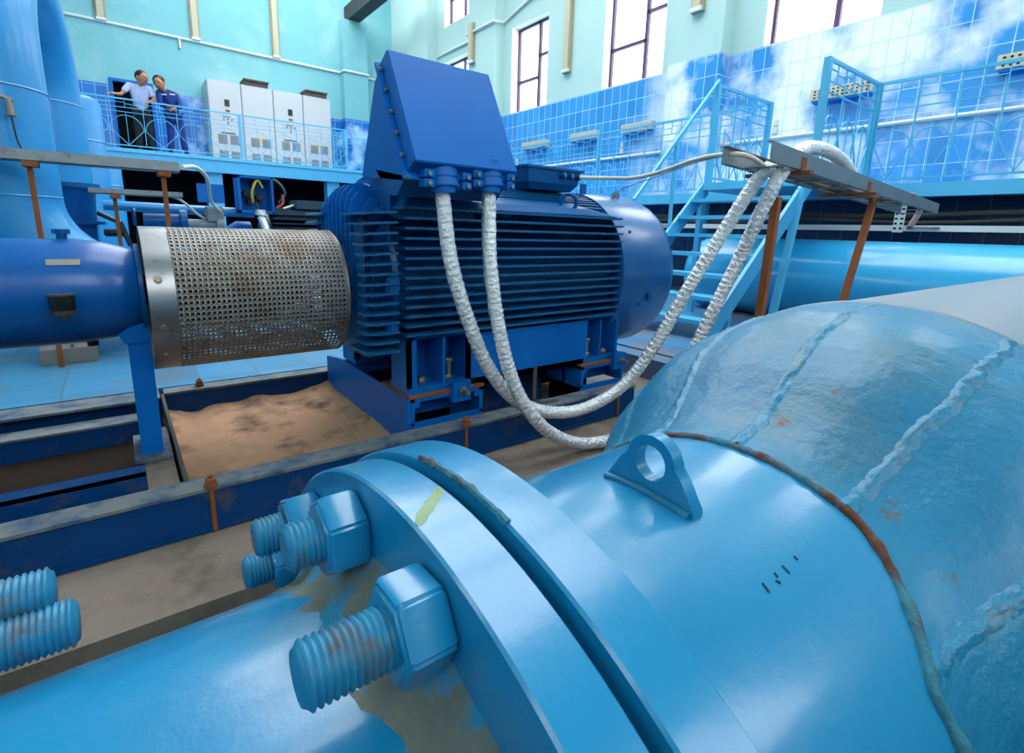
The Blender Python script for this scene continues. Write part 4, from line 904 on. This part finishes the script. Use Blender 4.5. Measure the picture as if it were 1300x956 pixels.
# second motor set
M2 = V((0, 5.95, .72))
m2 = thing('electric_motor', 'old dark teal finned motor of the second pump set, behind the perforated guard', 'motor', (1.7, 5.95, .3))
b = MB(); b.lathe([(1.25, .0001), (1.25, .30), (2.75, .30), (2.75, .0001)], M2, seg=32); b.build('stator_frame', NAVY2, m2)
b = MB()
for k in range(13):
    z = 1.0-.045*k; b.box((1.28, 5.60, z-.004), (2.7, 6.2, z+.004))
for k in range(-6, 7):
    y = 5.95+.045*k; b.box((1.3, y-.004, .95), (2.7, y+.004, 1.08-abs(k)*.006))
b.build('side_fins', NAVY2, m2, smooth=False)
b = MB(); b.box((1.3, 5.63, .2), (2.7, 6.25, .45)); b.build('foot_frame', NAVY2, m2, smooth=False)
b = MB(); b.cyl((1.84, 5.66, 1.0), (1.84, 5.66, 1.09), .03, 10); b.tube(torus((1.84, 5.66, 1.10), (0, 1, 0), .035, 0, 16), .01, 6, caps=False); b.build('eye_bolt', NAVY2, m2)
q = at(400, 262, 'y', 5.6); b = MB(); b.box((q.x-.18, 5.65, 1.06), (q.x+.18, 5.9, 1.15)); b.build('sensor_box', NAVY2, m2, bevel=.01)
b = MB(); b.tube(spline([(q.x+.1, 5.62, 1.12), (q.x+.2, 5.6, 1.0), (q.x+.32, 5.6, .93), (q.x+.45, 5.6, .94)], 6), .012, 8); b.build('sensor_cable', CREAM, m2)
b = MB(); b.tube([(q.x-.18, 5.7, 1.1), (q.x-.3, 5.65, 1.06)], .01, 6); b.build('sensor_cable', CREAM, m2)
# open terminal box
a = at(297, 222, 'y', 5.45); c = at(341, 276, 'y', 5.45)
tbx = MB(); X0, X1, Z0, Z1 = a.x+.02, at(345, 225, 'y', 5.45).x, 1.0, a.z
tbx.box((X0, 5.62, Z0), (X1, 5.64, Z1)); tbx.box((X0, 5.42, Z0), (X0+.02, 5.62, Z1)); tbx.box((X1-.02, 5.42, Z0), (X1, 5.62, Z1)); tbx.box((X0, 5.42, Z1-.02), (X1, 5.62, Z1)); tbx.box((X0, 5.42, Z0), (X1, 5.62, Z0+.02)); ob = tbx.build('open_terminal_box', MBLUE, m2, smooth=False)
ci = 0
for (dx, dz) in ((.09, .12), (.16, .20), (.20, .09), (.12, .05)):
    b = MB(); b.lathe([(-.07, .0001), (-.07, .028), (-.05, .034), (-.03, .024), (-.01, .034), (.03, .03)], (X0+dx, 5.60, Z0+dz+.06), ax='y', seg=14); b.build('insulator', mat('brown_insulator', (64, 36, 34), .25), ob)
for pts, m_, in (([(X0+.13, 5.50, Z0+.10), (X0+.12, 5.44, Z0+.2), (X0+.17, 5.44, Z0+.30), (X0+.22, 5.48, Z0+.24)], YELLOW), ([(X0+.2, 5.5, Z0+.30), (X0+.32, 5.42, Z0+.31), (X0+.40, 5.40, Z0+.2), (X0+.34, 5.42, Z0+.10)], mat('green_wire', (20, 80, 70), .5)), ([(X0+.37, 5.38, Z0+.18), (X0+.37, 5.38, Z0+.10), (X0+.32, 5.40, Z0+.06)], mat('pink_wire', (210, 70, 90), .5)), ([(X0+.15, 5.45, Z0+.1), (X0+.16, 5.42, Z0-.0), (X0+.17, 5.40, Z0-.1)], BLACK)):
    b = MB(); b.tube(spline(pts, 6), .011, 8); b.build('wire', m_, ob)
b = MB(); b.tube([(X0+.17, 5.40, Z0-.03), (X0+.19, 5.38, Z0-.10), (X0+.21, 5.36, Z0-.2)], .035, 12); b.cyl((X0+.17, 5.40, Z0-.02), (X0+.172, 5.40, Z0+.03), .05, 12); b.build('foil_sleeve', FOIL, ob)
a = at(250, 232, 'y', 5.3); c = at(287, 258, 'y', 5.3)
t = thing('valve_actuator', 'square blue actuator box above grey fittings, left of the open terminal box', 'actuator', (a.x, 5.4, .5))
b = MB(); b.box((a.x, 5.35, c.z), (c.x, 5.37, a.z)); b.box((a.x+.03, 5.37, c.z+.02), (c.x-.03, 5.5, a.z-.02)); b.build('actuator_box', MBLUE, t, bevel=.004)
b = MB(); e = at(262, 262, 'y', 5.35); b.box((e.x, 5.34, e.z-.13), (e.x+.13, 5.5, e.z)); b.build('grey_fitting', mat('grey_casting', (120, 126, 134), .5, var=.2), t, bevel=.006)
b = MB(); e2 = at(225, 285, 'y', 5.35); b.lathe([(0, .0001), (0, .05), (.30, .05), (.30, .08), (.36, .08), (.36, .0001)], (e2.x, 5.4, e2.z), seg=20); b.cyl((e.x+.06, 5.42, .5), (e.x+.06, 5.42, e.z-.12), .05, 14); b.build('spindle', mat('grey_casting', (120, 126, 134), .5), t)
b = MB(); b.lathe([(0, .0001), (0, .17), (.03, .17), (.03, .12), (.5, .13), (.6, .2), (.72, .2), (.72, .0001)], (.35, 5.7, .72), seg=32); b.box((.45, 5.62, .0), (.6, 5.78, .6)); tag(b.build('pump_casing', MBLUE), 'blue second pump casing behind the perforated guard', 'pump')
b = MB(); b.lathe([(0, .0001), (0, .06), (.25, .06), (.25, .1), (.3, .1), (.3, .0001)], (.20, 5.2, .90), seg=20); b.cyl((.28, 5.2, .3), (.28, 5.2, .9), .05, 12); b.tube(torus((.14, 5.2, .93), (1, 0, 0), .06, 0, 18), .012, 8, caps=False); tag(b.build('hand_valve', MBLUE_D), 'dark blue hand valve with a ring wheel beside the sweeping pipe foot', 'valve')

# ================================================================== people
def skinned(name, verts, edges, radii, m_, parent, root=0, sub=2):
    me = bpy.data.meshes.new(name); me.from_pydata([tuple(v) for v in verts], edges, []); me.update()
    o = bpy.data.objects.new(name, me); C.objects.link(o); o.parent = parent
    md = o.modifiers.new('skin', 'SKIN'); md.use_smooth_shade = True
    o.modifiers.new('sub', 'SUBSURF').levels = sub; o.modifiers['sub'].render_levels = sub
    if not me.skin_vertices: 
        bm = bmesh.new(); bm.from_mesh(me); bm.verts.layers.skin.verify(); bm.to_mesh(me); bm.free()
    for i, r in enumerate(radii):
        sv = me.skin_vertices[0].data[i]; sv.radius = (r, r) if not isinstance(r, tuple) else r; sv.use_root = (i == root)
    me.materials.append(m_)
    return o
SKIN = mat('skin_tone', (176, 116, 86), .5, var=.06); HAIR = mat('black_hair', (14, 12, 12), .5)
def person(loc, J, label, top_m, bot_m, sleeves_to, shoes_m, stripe=False):
    """J: joints relative to loc (x right, y away from the viewer, z up)"""
    t = thing('person', label, 'person', loc)
    names = ['hip', 'waist', 'chest', 'neck', 'headbase', 'head', 'headtop', 'lsho', 'lelb', 'lwri', 'rsho', 'relb', 'rwri', 'lhip', 'lkne', 'lank', 'ltoe', 'rhip', 'rkne', 'rank', 'rtoe']
    P = {k: V(J[k]) for k in names}
    dn0 = (P['chest']-P['neck']).normalized()*.05
    for k in ('neck', 'headbase', 'head', 'headtop'): P[k] = P[k]+dn0
    idx = {k: i for i, k in enumerate(names)}
    E_ = [('hip', 'waist'), ('waist', 'chest'), ('chest', 'neck'), ('neck', 'headbase'), ('headbase', 'head'), ('head', 'headtop'), ('chest', 'lsho'), ('lsho', 'lelb'), ('lelb', 'lwri'), ('chest', 'rsho'), ('rsho', 'relb'), ('relb', 'rwri'), ('hip', 'lhip'), ('lhip', 'lkne'), ('lkne', 'lank'), ('lank', 'ltoe'), ('hip', 'rhip'), ('rhip', 'rkne'), ('rkne', 'rank'), ('rank', 'rtoe')]
    rad = dict(hip=.13, waist=.12, chest=.13, neck=.064, headbase=.07, head=.085, headtop=.05, lsho=.062, lelb=.042, lwri=.028, rsho=.062, relb=.042, rwri=.028, lhip=.085, lkne=.058, lank=.04, ltoe=.03, rhip=.085, rkne=.058, rank=.04, rtoe=.03)
    vs_ = [P[k] for k in names]; es_ = [(idx[a], idx[b_]) for a, b_ in E_]; rd = [rad[k] for k in names]
    # hands: palm and five fingers, part of the body mesh
    for s in 'lr':
        w = P[s+'wri']; d = (w-P[s+'elb']).normalized(); side = d.cross(V((0, 0, 1)));  side = side.normalized() if side.length > .1 else V((1, 0, 0))
        dn_ = side.cross(d).normalized(); dn_ = dn_ if dn_.z < 0 else -dn_
        pm = w+d*.06; vs_.append(pm); rd.append(.03); pi_ = len(vs_)-1; es_.append((idx[s+'wri'], pi_))
        for f in range(4):
            o_ = side*(-.03+.02*f); L_ = (.06, .075, .07, .055)[f]
            vs_ += [pm+o_+d*.03, pm+o_+d*(.03+L_*.5)+dn_*.015, pm+o_+d*(.03+L_*.7)+dn_*.045]; rd += [.0095, .009, .008]; n_ = len(vs_)
            es_ += [(pi_, n_-3), (n_-3, n_-2), (n_-2, n_-1)]
        vs_ += [pm-d*.02+side*(-.045), pm+d*.02+side*(-.06)+dn_*.02]; rd += [.011, .009]; n_ = len(vs_); es_ += [(pi_, n_-2), (n_-2, n_-1)]
    for k_, f_ in (('hip', .72), ('waist', .7), ('chest', .66), ('lhip', .8), ('rhip', .8), ('lsho', .8), ('rsho', .8), ('lkne', .8), ('rkne', .8), ('lank', .8), ('rank', .8)): rd[idx[k_]] *= f_
    skinned('body', vs_, es_, rd, SKIN, t, 0, 1)
    hd = P['head']; fd = (V(J['face'])).normalized(); upv = (P['headtop']-P['headbase']).normalized(); sd = fd.cross(upv).normalized()
    def ell(name, c, rx, ry, rz, m_, par=t, cut=None):
        bm = bmesh.new(); bmesh.ops.create_uvsphere(bm, u_segments=20, v_segments=14, radius=1)
        for v in bm.verts:
            co = v.co.copy(); v.co = hd + (c-hd)*1.22 + (sd*co.x*rx + fd*co.y*ry + upv*co.z*rz)*1.22
        me = bpy.data.meshes.new(name); bm.to_mesh(me); bm.free(); me.materials.append(m_)
        for p in me.polygons: p.use_smooth = True
        o = bpy.data.objects.new(name, me); C.objects.link(o); o.parent = par; return o
    ell('face', hd+fd*.012-upv*.005, .088, .10, .122, SKIN)
    ell('nose', hd+fd*.112-upv*.01, .014, .02, .022, SKIN)
    for s in (-1, 1):
        ell('ear', hd+sd*s*.092, .012, .02, .03, SKIN); ell('eye', hd+fd*.102+sd*s*.03+upv*.012, .012, .008, .007, HAIR)
        ell('eyebrow', hd+fd*.104+sd*s*.031+upv*.035, .02, .008, .005, HAIR)
    ell('mouth', hd+fd*.102-upv*.05, .024, .008, .006, mat('lip_tone', (120, 60, 52), .5))
    ell('hair', hd-fd*.026+upv*.036, .102, .106, .108, HAIR)
    # clothing
    def sub_skin(name, ks, es2, scale, m_, ends={}):
        pts = [ends.get(k, P[k]) for k in ks]; skinned(name, pts, [(ks.index(a), ks.index(b_)) for a, b_ in es2], [rad[k]*scale+.02 for k in ks], m_, t, 0, 2)
    le = {}
    if sleeves_to == 'short':
        le = {'lelb': P['lsho'].lerp(P['lelb'], .75), 'relb': P['rsho'].lerp(P['relb'], .75)}
        ks = ['waist', 'chest', 'lsho', 'lelb', 'rsho', 'relb', 'hip', 'neck']; e2 = [('hip', 'waist'), ('waist', 'chest'), ('chest', 'lsho'), ('lsho', 'lelb'), ('chest', 'rsho'), ('rsho', 'relb'), ('chest', 'neck')]
    else:
        ks = ['waist', 'chest', 'lsho', 'lelb', 'rsho', 'relb', 'hip', 'neck', 'lwri', 'rwri']; e2 = [('hip', 'waist'), ('waist', 'chest'), ('chest', 'lsho'), ('lsho', 'lelb'), ('chest', 'rsho'), ('rsho', 'relb'), ('chest', 'neck'), ('lelb', 'lwri'), ('relb', 'rwri')]
        le = {'lwri': P['lelb'].lerp(P['lwri'], .88), 'rwri': P['relb'].lerp(P['rwri'], .88)}
    le['neck'] = P['chest'].lerp(P['neck'], .72); le['hip'] = P['hip']-V((0, 0, .07))
    rad2 = dict(rad); rad['neck'] = .062
    sub_skin('shirt' if sleeves_to == 'short' else 'jacket', ks, e2, 1.06, top_m, le); rad.update(rad2)
    ks = ['hip', 'lhip', 'lkne', 'lank', 'rhip', 'rkne', 'rank']; rad['lank'] = rad['rank'] = .05
    sub_skin('trousers', ks, [('hip', 'lhip'), ('lhip', 'lkne'), ('lkne', 'lank'), ('hip', 'rhip'), ('rhip', 'rkne'), ('rkne', 'rank')], 1.05, bot_m)
    for s in 'lr':
        a_, b_ = P[s+'ank'], P[s+'toe']
        bm = bmesh.new(); bmesh.ops.create_uvsphere(bm, u_segments=16, v_segments=10, radius=1)
        for v in bm.verts: v.co = V((v.co.x*.05, v.co.y*.14, max(v.co.z*.055, -.035))) + V(((a_.x+b_.x)/2, (a_.y+b_.y)/2, .037))
        me = bpy.data.meshes.new('shoe'); bm.to_mesh(me); bm.free(); me.materials.append(shoes_m)
        for p in me.polygons: p.use_smooth = True
        o = bpy.data.objects.new('shoe', me); C.objects.link(o); o.parent = t
    if stripe:
        c0 = P['chest'].lerp(P['waist'], .10)
        for s in (-1, 1):
            b = MB(); b.bar(c0+V((s*.03, -.158, .03+.01*s)), c0+V((s*.14, -.13, .03+.02*s)), .008, .022); o = b.build('reflective_stripe', WHITEM, None, smooth=False); o.parent = t; o.location = (0, 0, 0)
    return t
p1 = at(182, 190, 'y', 15.62); 
JA = dict(hip=(0, .10, .95), waist=(0, .06, 1.12), chest=(0.02, -.02, 1.36), neck=(.03, -.08, 1.52), headbase=(.05, -.12, 1.57), head=(.07, -.15, 1.66), headtop=(.08, -.16, 1.75),
          lsho=(-.19, -.0, 1.44), lelb=(-.36, -.10, 1.20), lwri=(-.52, -.26, 1.17), rsho=(.21, -.02, 1.42), relb=(.27, -.12, 1.16), rwri=(.16, -.28, 1.10),
          lhip=(-.09, .10, .90), lkne=(-.10, .06, .50), lank=(-.11, .12, .08), ltoe=(-.12, -.04, .04), rhip=(.09, .10, .90), rkne=(.12, .04, .50), rank=(.14, .10, .08), rtoe=(.15, -.06, .04), face=(.55, -.8, -.15))
hA = at(180, 98, 'y', 15.5)
person((hA.x-.07, 15.66, 2.52), JA, 'man in a pale lavender short sleeved shirt and dark trousers leaning on the railing', mat('lavender_shirt', (176, 184, 222), .8, var=.05), mat('dark_trousers', (20, 20, 28), .8), 'short', mat('brown_shoe', (70, 40, 34), .5))
JB = dict(hip=(.16, .12, .93), waist=(.12, .06, 1.10), chest=(.05, -.04, 1.33), neck=(-.04, -.12, 1.48), headbase=(-.09, -.16, 1.52), head=(-.12, -.19, 1.60), headtop=(-.14, -.20, 1.68),
          lsho=(-.12, -.08, 1.38), lelb=(-.12, -.16, 1.10), lwri=(.03, -.27, 1.04), rsho=(.24, -.0, 1.36), relb=(.30, -.12, 1.10), rwri=(.14, -.27, 1.02),
          lhip=(.07, .12, .88), lkne=(.05, .05, .48), lank=(.02, .08, .08), ltoe=(.0, -.07, .04), rhip=(.25, .12, .88), rkne=(.29, .06, .48), rank=(.33, .06, .08), rtoe=(.34, -.09, .04), face=(-.35, -.9, -.35))
hB = at(200, 101, 'y', 15.5)
OV = mat('blue_overalls', (6, 44, 120), .8, var=.12, vscale=12)
person((hB.x+.12, 15.66, 2.52), JB, 'man in dark blue overalls with pale chest stripes bending over the railing', OV, OV, 'long', mat('black_shoe', (22, 22, 26), .5), stripe=True)

# ================================================================== light
w = bpy.data.worlds.new('world'); bpy.context.scene.world = w; w.use_nodes = True
bg = w.node_tree.nodes['Background']; bg.inputs[0].default_value = (.93, .97, 1, 1); bg.inputs[1].default_value = 6.5
